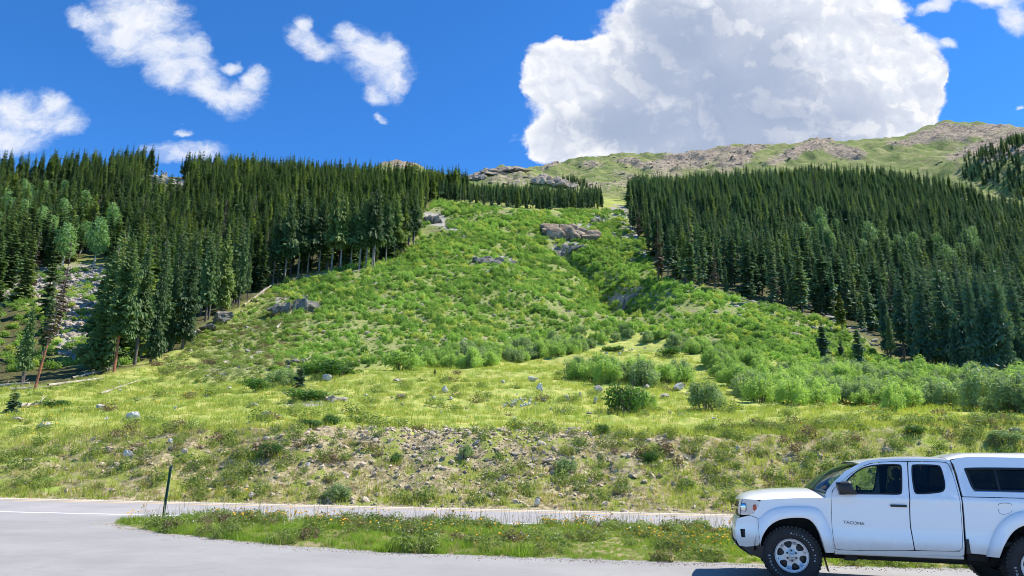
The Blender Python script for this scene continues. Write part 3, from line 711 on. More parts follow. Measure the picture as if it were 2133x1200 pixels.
def forests():
    T_ = []   # x y z height kind group
    LP, lx, ly = scatter_pts(LEFT_FOREST, 3.7, 60, 440, seed=11)
    k = ~(inpoly(lx, ly, TALUS) & (np.random.default_rng(3).random(len(lx)) < 0.93))
    k &= ~((ell(lx, ly, [(60, 430, 90, 45, 0), (210, 470, 60, 45, 30)]) > 0.3) & (np.random.default_rng(4).random(len(lx)) < 0.55))
    k &= ~(ell(lx, ly, [(340, 400, 55, 34, 0)]) > 0.4)
    k &= ~(inpoly(lx, ly, [(-40,640),(120,640),(215,650),(205,780),(120,792),(-40,800)]) & (np.random.default_rng(5).random(len(lx)) < 0.92))
    k &= fbm(LP[:, 0] / 11, LP[:, 1] / 11, 2, 333) > -0.36 + 0.2 * np.random.default_rng(6).random(len(lx))
    LP = LP[k]; 
    RP, rx, ry = scatter_pts(RIGHT_FOREST, 4.1, 90, 560, seed=12)
    RP = RP[fbm(RP[:, 0] / 12, RP[:, 1] / 12, 2, 334) > -0.36 + 0.2 * np.random.default_rng(7).random(len(RP))]
    FP, _, _ = scatter_pts(FAR_HILL, 5.6, 560, 1010, seed=13, keep=0.9)
    MP, _, _ = scatter_pts(TOP_ROW, 2.8, 250, 440, seed=14, keep=0.85)
    E2, _, _ = scatter_pts([(1150,362),(1250,400),(1256,430),(1235,432),(1190,395)], 4.0, 300, 600, seed=15, keep=0.6)
    r = np.random.default_rng(21)
    def add(P, lo, hi, g):
        for p in P:
            d = math.hypot(p[0], p[1]); T_.append((p[0], p[1], p[2], r.uniform(lo, hi) * r.choice([1.0, 1.0, .86, .6, 1.1], p=[.36, .2, .2, .16, .08]), g))
    add(LP, 13.5, 18.5, 0); add(RP, 12.5, 18, 1); add(FP, 11, 16, 3); add(MP, 7, 10.5, 2); add(E2, 6, 9, 2); print('GROUPS', len(LP), len(RP), len(FP), len(MP), len(E2), ground(2080, 360), hfast(380, 560))
    T_ = np.array(T_); tbx, tby, _ = proj(T_[:, :3]); T_[(tbx < 200) & (tby > 730), 3] *= .56
    # how much of each tree the picture shows: paint silhouettes near to far
    buf = np.zeros((600, 1067), bool); d = np.hypot(T_[:, 0], T_[:, 1]); order = np.argsort(d); vis = np.zeros(len(T_))
    bx, by, _ = proj(T_[:, :3]); tx, ty, _ = proj(T_[:, :3] + np.c_[T_[:, 3] * 0, T_[:, 3] * 0, T_[:, 3]])
    for i in order:
        x0 = bx[i] / 2; y0 = by[i] / 2; y1 = ty[i] / 2; w = max(0.7, (y0 - y1) * 0.085)
        a = int(max(0, x0 - w)); b = int(min(1067, x0 + w + 1)); t = int(max(0, y1)); q = int(min(600, y0))
        if b <= a or q <= t: continue
        s = buf[t:q, a:b]; vis[i] = (~s).sum(); s[:] = True
    big = np.argsort(-vis)[:345]
    sel = np.zeros(len(T_), bool); sel[big] = True
    GL = {0: ('tall dark spruce in the dense forest on the left of the open slope', 'spruces of the left forest'),
          1: ('dark blue-green spruce in the dense forest on the right of the gully', 'spruces of the right forest'),
          2: ('small dark spruce in the row across the top of the green slope', 'spruces along the top of the slope'),
          3: ('distant spruce on the ridge at the far right', 'spruces of the far right ridge')}
    for i in np.nonzero(sel)[0]:
        x, y, z, h, g = T_[i]; g = int(g); k = int(r.integers(0, 9)); s = h / 15.0
        o = empty('spruce_tree', (x, y, z - 0.1), (r.normal(0, .02), r.normal(0, .02), r.uniform(0, 6.28)), (s * r.uniform(.7, 1.35),) * 2 + (s,))
        lab, grp = GL[g]
        if g < 2:
            side = ('left', 'right')[g]; ty_ = float(ty[i])
            if ty_ < 400: lab, grp = 'dark spruce high up in the %s forest, its tip near the skyline' % side, 'high spruces of the %s forest' % side
            elif by[i] > (600 if g == 0 else 650): lab, grp = 'tall spruce in the lower front of the %s forest, nearest to the road' % side, 'front spruces of the %s forest' % side
            else: lab, grp = 'dark spruce halfway up the %s forest, between its front and the skyline' % side, 'middle spruces of the %s forest' % side
        tag(o, lab, 'tree', grp)
        link('crown', (near_l if g == 0 else near_r)[k % 5] if d[i] < 150 else (crowns if g == 0 else crowns2)[k], o); link('trunk', trunks[k], o)
    rest = T_[~sel]
    pc = [proto('spruce_%d' % k, None) for k in range(0)]
    def combo(cm):
        out = []
        for k in range(9):
            bm = bmesh.new(); bm.from_mesh(cm[k]); n0 = len(bm.faces); bm.from_mesh(trunks[k])
            me = bpy.data.meshes.new('spruce'); bm.to_mesh(me); bm.free()
            me.materials.append(cm[k].materials[0]); me.materials.append(M['bark'])
            mi = np.zeros(len(me.polygons), np.int32); mi[n0:] = 1; me.polygons.foreach_set('material_index', mi)
            out.append(proto('spruce_source', me))
        return out
    ca, cb_ = combo(crowns), combo(crowns2)
    for g, nm, lab, pr in ((0, 'left_forest', 'dense mass of dark spruces covering the hill on the left', ca), (1, 'right_forest', 'dense mass of blue-green spruces covering the hill on the right', cb_),
                       (2, 'upper_forest', 'thin line of small spruces behind the top of the slope', cb_), (3, 'ridge_forest', 'far spruces on the ridge at the right edge', cb_)):
        q = rest[rest[:, 4] == g]
        if len(q): scatter(nm, lab, q[:, :3], pr, np.c_[q[:, 3] / 15 * r.uniform(.7, 1.35, len(q)), q[:, 3] / 15 * r.uniform(.7, 1.35, len(q)), q[:, 3] / 15], tilt=0.025)
    print('TREES', len(T_), 'rest', len(rest))
forests()

def tree_at(name, x, y, top, me_c, me_t, label, cat='tree', group=None, width=1.0, lean=None, H=15.0, rz=None):
    p = ground(x, y); q = proj(np.array([p]))[2][0]; h = (y - top) / F_PX * q / 0.985; s = h / H
    o = empty(name, p, (0, 0, random.uniform(0, 6.28) if rz is None else rz), (s * width, s * width, s)); tag(o, label, cat, group)
    link('crown', me_c, o); link('trunk', me_t, o)
    if lean is not None:
        o.rotation_euler = (0, lean, 0)
    return o, h
def special_trees():
    V, Fq = spruce_mesh(301, 0.02, 3.6, 15, 1.5, gaps=0.08, whorls=50, fine=True); full = mesh_np('full_crown', V, Fq, M['needle_blue'])
    V, Fq = spruce_mesh(302, 0.03, 2.9, 15, 1.2, gaps=0.05, whorls=30); fullg = mesh_np('full_crown', V, Fq, M['needle_far'])
    V, Fq = spruce_mesh(303, 0.3, 2.6, 15, 1.0, gaps=0.1, whorls=24); yel = mesh_np('yellow_crown', V, Fq, M['needle_yellow'])
    V, Fq = spruce_mesh(304, 0.27, 1.5, 15, 1.1, whorls=50, fine=True); redc = mesh_np('red_bark_tree_crown', V, Fq, M['needle'])
    V, Fq = spruce_mesh(305, 0.40, 0.8, 15, 0.8, gaps=0.3, whorls=26); deadc = mesh_np('bare_crown', V, Fq, M['deadtwig'])
    tv, tf = tube([(0, 0, -0.6), (0, 0, 5), (0, 0, 10), (0, 0, 15)], [0.125, 0.10, 0.06, 0.015], 8)
    red = mesh_np('red_trunk', tv, tf, M['bark_red'], True)
    tree_at('spruce_tree', 2065, 782, 622, full, trunks[0], 'large full blue-green spruce at the edge of the willows near the right border', width=1.15)
    tree_at('spruce_tree', 2118, 780, 660, full, trunks[0], 'full blue-green spruce right of the largest one at the right border', width=1.1, rz=2.0)
    tree_at('spruce_tree', 1998, 778, 668, full, trunks[0], 'blue-green spruce left of the largest one at the right border', width=0.9, rz=4.0)
    tree_at('spruce_tree', 1715, 742, 665, fullg, trunks[1], 'lone small dark spruce on the stony slope behind the willows', width=1.1)
    tree_at('spruce_tree', 1790, 762, 668, fullg, trunks[1], 'small dark spruce standing between the lone one and the right forest', width=0.85, rz=1.0)
    tree_at('spruce_tree', 1755, 695, 608, yel, trunks[3], 'yellow-green spruce in front of the dark right forest', width=1.0)
    tree_at('spruce_tree', 1752, 745, 700, fullg, trunks[1], 'tiny dark spruce between two larger ones behind the willows', width=0.9)
    tree_at('spruce_tree', 237, 775, 480, redc, red, 'tall spruce with a bare orange-red lower trunk at the left forest edge', width=1.25)
    tree_at('dead_tree', 72, 812, 552, deadc, red, 'leaning dead spruce with a long orange-red trunk at the far left', width=1.2, lean=0.11)
    tree_at('spruce_tree', 22, 862, 808, fullg, trunks[1], 'little bushy spruce standing in the meadow at the left border', width=1.6)
    tree_at('spruce_tree', 625, 808, 760, fullg, trunks[1], 'small dark spruce among the shrubs at the foot of the slope', width=1.6)
    tree_at('spruce_tree', 905, 782, 768, fullg, trunks[1], 'tiny spruce seedling in the meadow in front of the willow band', width=1.5)
    for j, (x, y, t) in enumerate([(665,560,450),(548,600,470),(455,560,410),(118,700,500),(1372,590,440),(1490,610,500),(1620,640,520),(1860,690,560),(860,500,400),(705,555,430),(320,700,500),(1700,430,350),(60,620,480),(280,560,400),(410,620,470),(520,540,400),(760,540,430),(1440,560,450),(1580,600,480),(1760,640,530),(1930,700,560),(1330,500,420),(1650,520,430),(2000,650,540)]):
        tree_at('dead_tree', x, y, t, dead_crown, trunks[3], 'grey dead spruce with bare twigs standing among the green ones', group='grey dead spruces in the forests', width=1.3)
    # bare trunks showing along the lower edge of the left forest
    V, Fq = spruce_mesh(306, 0.30, 1.6, 15, 1.0, whorls=44, fine=True); high = mesh_np('high_crown', V, Fq, M['needle'])
    tv, tf = tube([(0, 0, -0.6), (0, 0, 5), (0, 0, 10), (0, 0, 14.6)], [0.17, 0.12, 0.05, 0.015], 6)
    pale = mesh_np('pale_trunk', tv, tf, simple('pale_grey_bark', (0.27, 0.23, 0.19), 0.9, var=0.4, scale=4), True)
    for (x, y, t) in [(568,592,420),(592,590,400),(664,567,400),(708,566,395),(730,562,410),(748,563,400),(762,558,400),(775,556,405),(803,550,410),(778,558,380),(640,572,410),(690,565,385),(820,545,395),(862,510,400),(838,525,390),(620,578,400)]:
        tree_at('spruce_tree', x, y, t, high, pale, 'spruce with a bare pale lower trunk along the bottom edge of the left forest', group='bare-trunked spruces along the forest edge', width=random.uniform(.9, 1.2))
    # aspens
    bl = [(0, 0, 6.2, 1.6, 1.6, 2.2), (0.7, 0.3, 4.6, 1.5, 1.4, 1.6), (-0.8, -0.2, 4.9, 1.3, 1.4, 1.7), (0.1, 0.5, 8.0, 1.0, 1.0, 1.3), (0.2, -0.8, 3.4, 1.2, 1.1, 1.2)]
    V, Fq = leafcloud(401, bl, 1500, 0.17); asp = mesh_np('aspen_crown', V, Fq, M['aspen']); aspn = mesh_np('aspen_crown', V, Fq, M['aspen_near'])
    tv, tf = tube([(0, 0, -0.4), (0.1, 0, 3), (0, 0.1, 6), (0, 0, 8)], [0.14, 0.12, 0.08, 0.02], 6); at = mesh_np('aspen_trunk', tv, tf, M['bark_white'], True)
    r = np.random.default_rng(5)
    for (cx, cy, sx, sy, n, g) in [(45, 475, 75, 45, 34, 0), (130, 520, 60, 40, 18, 0), (1715, 530, 55, 20, 12, 1), (1850, 560, 45, 16, 8, 1), (1950, 560, 30, 14, 4, 1), (2030, 570, 50, 22, 8, 1)]:
        for k in range(n):
            x = cx + r.normal() * sx * .6; y = cy + r.normal() * sy * .6
            lab = ('pale green aspen among the spruces of the left forest', 'aspens in the left forest') if g == 0 else ('pale green aspen tree among the spruces of the right forest', 'aspens in the right forest')
            p = ground(x, y); s = r.uniform(.9, 1.5) * (1.0 if g == 0 else 1.15)
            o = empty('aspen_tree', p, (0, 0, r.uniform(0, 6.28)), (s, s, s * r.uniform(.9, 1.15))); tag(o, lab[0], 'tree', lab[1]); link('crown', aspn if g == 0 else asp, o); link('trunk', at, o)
special_trees()

# ------------------------------------------------------------------ shrubs
PLANTS = []
def shrubs():
    wil = []; wilg = []; stem = []
    for k in range(5):
        r = np.random.default_rng(500 + k)
        bl = [(R_ * math.cos(a_), .9 * R_ * math.sin(a_), r.uniform(0.5, 1.5) * (1.05 - .35 * R_ * R_), r.uniform(.2, .42), r.uniform(.2, .42), r.uniform(.3, .6)) for R_, a_ in [(r.uniform(0, 1) ** .6, r.uniform(0, 6.28)) for _ in range(30)]]
        V, Fq = leafcloud(600 + k, bl, 3200, 0.046, up=0.5, shell=.3, aspect=2.1)
        wil.append(mesh_np('willow_foliage', V, Fq, M['willow'])); wilg.append(mesh_np('willow_foliage', V, Fq, M['willow_grey']))
        parts = []
        for j in range(16):
            a = r.uniform(0, 6.28); R = r.uniform(.3, 1.0); parts.append(tube([(0.25 * math.cos(a), .25 * math.sin(a), -0.15), (R * .6 * math.cos(a), R * .6 * math.sin(a), 0.8), (R * math.cos(a), R * math.sin(a), 1.5)], [.022, .016, .006], 3))
        V, Fq = merge(parts); Fq = [f for f in Fq if len(f) == 4]; stem.append(mesh_np('willow_stems', V, Fq, M['bark']))
    dark = []
    for k in range(3):
        r = np.random.default_rng(520 + k)
        bl = [(r.uniform(-.8, .8), r.uniform(-.7, .7), r.uniform(0.3, 1.1), r.uniform(.4, .7), r.uniform(.4, .7), r.uniform(.4, .7)) for _ in range(9)]
        V, Fq = leafcloud(620 + k, bl, 1500, 0.075, up=0.4, aspect=1.1); dark.append(mesh_np('shrub_foliage', V, Fq, M['darkleaf']))
    def bush(x=None, y=None, w=None, h=None, me=None, label='', group=None, p=None, s=None, zs=1.0, name='willow_bush', k=0):
        if p is None:
            p = ground(x, y); q = float(proj(np.array([p]))[2][0]) / F_PX; sx = w * q / 2 / 1.15; sz = h * q / 1.75
        else: sx = s; sz = s * zs
        o = empty(name, (p[0], p[1], p[2] - 0.03), (0, 0, random.uniform(0, 6.28)), (sx, sx, sz)); tag(o, label, 'bush', group)
        link('foliage', me, o); link('stems', stem[k % 5], o); return o
    r = np.random.default_rng(9)
    # thicket on the right and band in the middle
    RW = [(1500,800),(1540,838),(1640,845),(1700,848),(1800,850),(1900,855),(2010,858),(2133,868),(2260,870),(2260,795),(2133,792),(2000,785),(1900,775),(1800,765),(1700,758),(1560,758),(1500,765),(1490,780)]
    MW = [(882,765),(960,772),(1030,765),(1110,752),(1190,742),(1235,730),(1290,712),(1400,722),(1450,745),(1490,775),(1530,775),(1600,762),(1500,735),(1400,706),(1290,696),(1200,700),(1100,718),(980,738),(890,748)]
    FW = [(1170,792),(1240,800),(1330,806),(1440,810),(1440,796),(1330,792),(1200,778)]
    for poly, st, lab, grp, lo, hi in ((RW, 2.25, 'bright green willow bush in the thicket below the right forest', 'willow thicket on the right', 0.9, 1.35),
                             (MW, 2.3, 'grey-green willow bush in the band at the foot of the slope', 'willow band at the foot of the slope', 0.9, 1.3),
                             (FW, 2.2, 'green willow bush in the short row before the clearing', 'willow row in front of the clearing', 1.05, 1.4)):
        P, px, py = scatter_pts(poly, st, 40, 125, seed=31)
        if len(P) > 215: P = P[np.argsort(np.hypot(P[:, 0], P[:, 1]))[:215]]
        fr = {}
        for q in P: c_ = round(q[0] / 3.0); fr[c_] = min(fr.get(c_, 1e9), q[1])
        for p in P:
            lb, gp = lab, grp
            if p[1] < fr[round(p[0] / 3.0)] + 2.2: lb = lab.replace('bush in the', 'bush in the front row of the').replace('bright green ', 'dark-footed ').replace('grey-green ', 'dark-footed '); gp = grp + ', front row'
            k = int(r.integers(0, 5)); bush(p=p, s=r.uniform(lo, hi), zs=r.uniform(.75, 1.1), me=(wil if r.random() < .7 else wilg)[k], k=k, label=lb, group=gp)
        print(grp, len(P))
    bush(1470, 857, 92, 66, wilg[0], 'round grey-green willow bush alone in the meadow', k=0)
    bush(1300, 862, 100, 80, dark[0], 'tall dark green leafy bush standing in the middle of the meadow', name='leafy_bush', k=1)
    bush(1345, 855, 60, 40, wil[2], 'low green bush against the right side of the tall dark one', k=2)
    bush(1860, 862, 52, 54, wil[1], 'small round bright green willow in front of the thicket', k=1)
    bush(838, 772, 90, 46, wil[3], 'round willow at the left end of the band, dark below', k=3)
    bush(700, 785, 100, 42, dark[1], 'dark leafy shrub left of the round willow', name='leafy_bush', k=2)
    bush(670, 778, 90, 40, M and wil[4], 'light green shrub behind the pale boulder', k=4)
    bush(540, 815, 66, 32, dark[2], 'dark green shrub at the left end of the shrub row', name='leafy_bush', k=0)
    bush(590, 805, 80, 36, wilg[2], 'grey-green shrub beside the small dark spruce', k=2)
    bush(625, 833, 110, 30, dark[0], 'low spreading dark juniper beside the flat rocks', name='juniper_bush', k=1)
    bush(118, 848, 60, 20, dark[1], 'low dark green juniper in the meadow at the left', name='juniper_bush', k=1)
    bush(1390, 742, 60, 22, dark[2], 'low dark shrub inside the meadow clearing', name='leafy_bush', k=2)
    bush(1270, 732, 60, 12, dark[2], 'flat dark shrub at the back of the meadow clearing', name='leafy_bush', k=2)
    bush(640, 892, 60, 26, dark[0], 'dark shrub on the edge of the stony bank', name='leafy_bush', k=2)
    bush(690, 884, 50, 26, dark[1], 'dark shrub with yellow flowers on the edge of the bank', name='leafy_bush', k=2)
    bush(555, 952, 60, 34, dark[2], 'dark green shrub on the upper part of the stony bank', name='leafy_bush', k=2)
    bush(1352, 962, 40, 28, dark[0], 'round green shrub in the middle of the stony bank', name='leafy_bush', k=2)
    bush(1430, 1012, 28, 20, dark[1], 'small bright shrub low on the bank, left of the pickup', name='leafy_bush', k=2)
    bush(825, 962, 34, 24, dark[1], 'small dark shrub in the centre of the bank', name='leafy_bush', k=2)
    bush(970, 952, 34, 26, wilg[1], 'grey shrub near the top of the bank', k=2)
    bush(1180, 985, 50, 34, wilg[3], 'grey-green sagebrush halfway up the bank', k=2)
    bush(1258, 905, 34, 26, dark[2], 'dark shrub at the lip of the bank below the tall leafy bush', name='leafy_bush', k=2)
    bush(700, 1040, 70, 34, wilg[4], 'pale green bushy plant at the foot of the bank by the road', k=2)
    bush(1900, 905, 50, 24, dark[2], 'dark green shrub on the bank above the pickup cab', name='leafy_bush', k=2)
    bush(2095, 925, 80, 30, wilg[2], 'grey-brown shrub on the bank above the camper shell', k=2)
    # shrub cover of the open slope: nobody could count it
    pr = []
    for k in range(5):
        q = np.random.default_rng(540 + k)
        bl = [(q.uniform(-.7, .7), q.uniform(-.6, .6), q.uniform(0.2, .7), q.uniform(.3, .55), q.uniform(.3, .55), q.uniform(.3, .6)) for _ in range(8)]
        V, Fq = leafcloud(640 + k, bl, 420, 0.095, up=0.5, shell=.35, aspect=1.3); pr.append(proto('slope_shrub_source', mesh_np('slope_shrub', V, Fq, M['shrub'])))
    P, px, py = scatter_pts(SLOPE, 1.12, 66, 420, seed=41)
    dens = 0.42 + 1.1 * fbm(P[:, 0] / 16, P[:, 1] / 16, 3, 91) + 1.0 * fbm(P[:, 0] / 4.5, P[:, 1] / 6, 2, 92) + 0.2
    thin = sstep((640 - px) / 120.0) * sstep((py - 600) / 60.0) + 0.25 * sstep((px - 1560) / 100) * sstep((py - 600) / 40)
    rk = ell(px, py, ROCKY)
    k = (np.random.default_rng(2).random(len(P)) < dens - 0.60 * thin + 0.24 - rk * 0.55)
    P = P[k]; px = px[k]; py = py[k]; d = np.hypot(P[:, 0], P[:, 1])
    s = (0.28 + 0.80 * rng.random(len(P)) ** 1.8) * (0.58 + 0.55 * np.clip((d - 80) / 150, 0, 1)); s *= 1 + 1.1 * (0.5 + fbm(P[:, 0] / 6, P[:, 1] / 6, 2, 17)) * 0.5
    s = s * (1 - .45 * (sstep((640 - px[:]) / 120.0)))
    scatter('slope_shrubs', 'low bright green shrubs covering the open slope between the forests', P, pr, s, zs=rng.uniform(.7, 1.5, len(P)))
    print('slope shrubs', len(P))
    P, px, py = scatter_pts([(1560,634),(1700,672),(1800,712),(1850,762),(1950,785),(1950,800),(1700,770),(1500,720)], 1.25, 70, 210, seed=47, keep=.8)
    scatter('forest_edge_shrubs', 'low green brush between the willows and the right forest', P, pr, .3 + .8 * rng.random(len(P)) ** 1.6)
    # understory greens inside the left forest / talus
    P, px, py = scatter_pts([(0,560),(270,560),(280,760),(0,780)], 2.2, 62, 230, seed=42, keep=.6)
    scatter('forest_undergrowth', 'green undergrowth between the boulders of the left forest', P, pr, rng.uniform(.5, 1.3, len(P)))
    # low plants on the bank and meadow
    pb = []
    PLANTS.append(pb)
    for k in range(4):
        V, Fq = leafcloud(660 + k, [(0, 0, .14, .24, .24, .20), (.16, .08, .10, .18, .18, .14)], 260, 0.022, up=0.5, aspect=1.8); pb.append(proto('bank_plant_source', mesh_np('bank_plant', V, Fq, M['sage'])))
    P, px, py = scatter_pts([(-300,905),(600,890),(1400,895),(2500,860),(2500,1130),(1600,1100),(-300,1060)], 0.62, 26, 45, azlo=-.75, azhi=.75, seed=43)
    k = (rng.random(len(P)) < 0.36 - .14 * np.clip(1.2 - np.abs(px - 900) / 500, 0, 1) + 0.9 * fbm(P[:, 0] / 2.2, P[:, 1] / 2.2, 3, 23) + 0.2 * (px > 1450)) & (P[:, 1] > ROAD_FAR + .7)
    P = P[k]; scatter('bank_plants', 'low green and grey plants on the stony roadside bank', P, pb, rng.uniform(.5, 1.7, len(P)))
    P, px, py = scatter_pts([(-300,780),(500,790),(900,780),(1300,770),(1500,850),(2500,860),(2500,900),(1400,900),(600,890),(-300,905)], 1.7, 33, 90, seed=44)
    k = rng.random(len(P)) < 0.22 + 0.9 * fbm(P[:, 0] / 5, P[:, 1] / 5, 3, 29) + 0.3 * (px > 1600)
    Q, qx, qy = scatter_pts([(300,775),(400,720),(430,690),(505,645),(560,605),(640,640),(600,790),(420,800)], 1.4, 60, 200, seed=46)
    Q = Q[rng.random(len(Q)) < .8]; scatter('spur_plants', 'low olive herbs on the stony spur below the left forest', Q, pb, rng.uniform(1.2, 3.2, len(Q)), zs=.7)
    P = P[k]; scatter('meadow_plants', 'low leafy plants dotted over the meadow', P, pb, rng.uniform(.8, 2.6, len(P)), zs=.7)
shrubs()

# ------------------------------------------------------------------ grass and flowers
def grasses():
    g1 = []; g2 = []; g3 = []; fl = []; wf = []
    for k in range(4):
        V, Fq = tuft(700 + k, 30, 0.34, 0.20, 0.011); g1.append(proto('meadow_tuft_source', mesh_np('meadow_tuft', V, Fq, M['grass'])))
        V, Fq = tuft(710 + k, 26, 0.26, 0.14, 0.009); g2.append(proto('bank_tuft_source', mesh_np('bank_tuft', V, Fq, M['grass_bank'])))
        V, Fq = tuft(720 + k, 34, 0.22, 0.10, 0.0055, 0.7); g3.append(proto('island_tuft_source', mesh_np('island_tuft', V, Fq, M['grass_green'])))
    MEAD = [(-400,805),(0,800),(60,806),(130,800),(310,762),(500,790),(640,780),(800,770),(900,745),(1100,715),(1240,690),(1380,700),(1500,790),(1540,850),(2133,850),(2500,860),(2500,905),(1800,905),(1400,905),(600,892),(-400,930)]
    P, px, py = scatter_pts(MEAD, 0.55, 32, 105, azlo=-.68, azhi=.68, seed=51)
    d = np.hypot(P[:, 0], P[:, 1]); k = (rng.random(len(P)) < 0.95 - d / 220) & (fbm(P[:, 0] / 2.5, P[:, 1] / 2.5, 3, 35) > -0.28)
    P = P[k]; d = d[k]; scatter('meadow_grass', 'yellow-green grass of the meadow above the bank', P, g1, rng.uniform(.35, .8, len(P)) * (1 + d / 140), tilt=.12); print('meadow tufts', len(P))
    P, px, py = scatter_pts([(-400,900),(600,885),(1400,895),(2500,850),(2600,1150),(1600,1100),(-400,1070)], 0.30, 26, 42, azlo=-.7, azhi=.72, seed=52)
    low = np.clip((P[:, 1] - ROAD_FAR) / 6.5, 0, 1)
    cover = 0.70 - 0.62 * np.clip(1.2 - np.abs(px - 950) / 480, 0, 1) * (0.35 + 0.65 * low) + 0.25 * (px > 1500) + 0.22 * (1 - low)
    k = (rng.random(len(P)) < cover + 0.9 * fbm(P[:, 0] / 1.6, P[:, 1] / 1.6, 3, 45)) & (P[:, 1] > ROAD_FAR + .55)
    P = P[k]; scatter('bank_grass', 'tufts of grass growing on the stony bank', P, g2, rng.uniform(.45, 1.15, len(P)), tilt=.15); print('bank tufts', len(P))
    # island
    r = np.random.default_rng(8); n = 21000
    x = r.uniform(ISL[0][0], 16, n); t = r.random(n); yn = np.interp(x, ISL[0], ISL[1]); yf = np.interp(x, ISL[0], ISL[2]); y = yn + (yf - yn) * t
    keep = r.random(n) < (yf - yn) / 6.3 * (.95 + 1.5 * fbm(x / 1.0, y / 1.0, 3, 12)); x, y, yn, yf = x[keep], y[keep], yn[keep], yf[keep]
    z = isl_z(x, y); sc = r.uniform(.35, 1.0, len(x)) * (0.75 + 1.5 * fbm(x / .9, y / .9, 2, 14)) ; sc *= np.clip((yf - yn) / 1.2, .3, 1)
    scatter('island_grass', 'bright green grass and weeds on the strip between parking area and road', np.c_[x, y, z], g3, np.maximum(sc * .66, .2), tilt=.15)
    n = 1500; x = r.uniform(ISL[0][0] + .3, 15, n); t = r.random(n); yn = np.interp(x, ISL[0], ISL[1]); yf = np.interp(x, ISL[0], ISL[2]); y = yn + (yf - yn) * t
    k = fbm(x / .8, y / .8, 2, 19) > .02; x, y = x[k], y[k]
    scatter('island_weeds', 'leafy weeds mixed into the grass strip beside the parking area', np.c_[x, y, isl_z(x, y)], PLANTS[0], r.uniform(.35, .9, len(x)))
    V, Fq = rock_geo(890, 0, .6, 7, .03); gr = proto('gravel_source', mesh_np('gravel', V, Fq, M['stone']))
    n = 2600; x = r.uniform(-12, 15, n); yn = np.interp(x, ISL[0], ISL[1]); y = yn - np.abs(r.normal(0, .22, n)) - .02; k = x > ISL[0][0] - .4; x1, y1 = x[k], y[k]
    x2 = r.uniform(-22, 18, 2200); y2 = ROAD_FAR + .1 + r.normal(0, .18, 2200)
    scatter('gravel', 'loose gravel along the edges of the asphalt', np.c_[np.r_[x1, x2], np.r_[y1, y2], np.r_[x1 * 0 + .004, x2 * 0 + .035]], [gr], np.r_[r.uniform(.006, .02, len(x1)), r.uniform(.02, .05, len(x2))], tilt=.4)
    # seed stalks along the far edge of the island
    V = []; Fq = []
    V, Fq = tuft(735, 5, 0.50, 0.12, 0.0028, .35); st = proto('stalk_source', mesh_np('stalk', V, Fq, simple('dry_stalk', (0.42, 0.38, 0.22), .8)))
    n = 260; x = r.uniform(-8.5, 11, n); y = np.interp(x, ISL[0], ISL[2]) - np.abs(r.normal(0, .5, n)) - 0.05
    scatter('grass_stalks', 'thin seed stalks along the road side of the grass strip', np.c_[x, y, isl_z(x, y)], [st], r.uniform(.6, 1.2, n), tilt=.1)
    # yellow flowers: a head on a stalk
    def flower(mat, nm, R=.022, h=.26):
        parts = [tube([(0, 0, 0), (0, 0, h)], [.002, .002], 3)]; V, Fq = merge(parts); Fq = [f for f in Fq if len(f) == 4]; k0 = len(Fq)
        for j in range(9):
            a = 6.283 * j / 9; o = len(V); c, s = math.cos(a), math.sin(a)
            V += [(0, 0, h), (R * .7 * c - R * .22 * s, R * .7 * s + R * .22 * c, h + .004), (R * c, R * s, h), (R * .7 * c + R * .22 * s, R * .7 * s - R * .22 * c, h + .004)]
            Fq.append((o, o + 1, o + 2, o + 3))
        V2, F2 = leafcloud(5, [(0, 0, h * .98, R * .5, R * .5, R * .4)], 12, R * .3); o = len(V); V += [tuple(v) for v in V2]; Fq += [tuple(int(i) + o for i in f) for f in F2]
        return proto(nm, mesh_np(nm, V, Fq, [M['grass_green'], mat], midx=[0] * k0 + [1] * (len(Fq) - k0)))
    fy = flower(M['flower'], 'yellow_flower_source'); fw = flower(M['white_flower'], 'white_flower_source', .013, .2)
    n = 2100; x = r.uniform(-8.6, 14, n); yn = np.interp(x, ISL[0], ISL[1]); yf = np.interp(x, ISL[0], ISL[2]); y = yn + (yf - yn) * r.random(n)
    k = fbm(x / 1.1, y / 1.1, 2, 71) > -.02; x, y = x[k], y[k]
    scatter('island_flowers', 'small yellow flowers in the grass strip beside the parking area', np.c_[x, y, isl_z(x, y) + .02], [fy], r.uniform(.8, 1.35, len(x)), tilt=.25)
    n = 500; x = r.uniform(-8.6, 14, n); yn = np.interp(x, ISL[0], ISL[1]); yf = np.interp(x, ISL[0], ISL[2]); y = yn + (yf - yn) * r.random(n)
    scatter('white_flowers', 'tiny white flowers in the grass strip beside the parking area', np.c_[x, y, isl_z(x, y)], [fw], r.uniform(.8, 1.3, n), tilt=.25)
    fb = flower(M['flower'], 'meadow_flower_source', .05, .34)
    P, px, py = scatter_pts([(-300,820),(900,800),(1300,850),(1600,845),(2133,855),(2500,870),(2500,930),(1500,920),(600,890),(-300,930)], 0.55, 32, 70, seed=53)
    k = (rng.random(len(P)) < 0.9 * np.clip(fbm(P[:, 0] / 3.5, P[:, 1] / 2.2, 3, 57) + .05 + .12 * (px > 1500), 0, 1)); P = P[k]
    scatter('meadow_flowers', 'yellow flowers scattered in patches over the meadow', P, [fb], rng.uniform(.7, 1.4, len(P)), tilt=.25); print('meadow flowers', len(P))
    n = 260; x = r.uniform(-18, 14, n); y = ROAD_FAR + .75 + np.abs(r.normal(0, .5, n)); k = fbm(x / 1.5, y * 0, 2, 73) > 0; x, y = x[k], y[k]
    scatter('verge_flowers', 'orange-yellow flowers along the foot of the bank', np.c_[x, y, hfast(x, y)], [fb], r.uniform(.5, .9, len(x)), tilt=.3)
grasses()

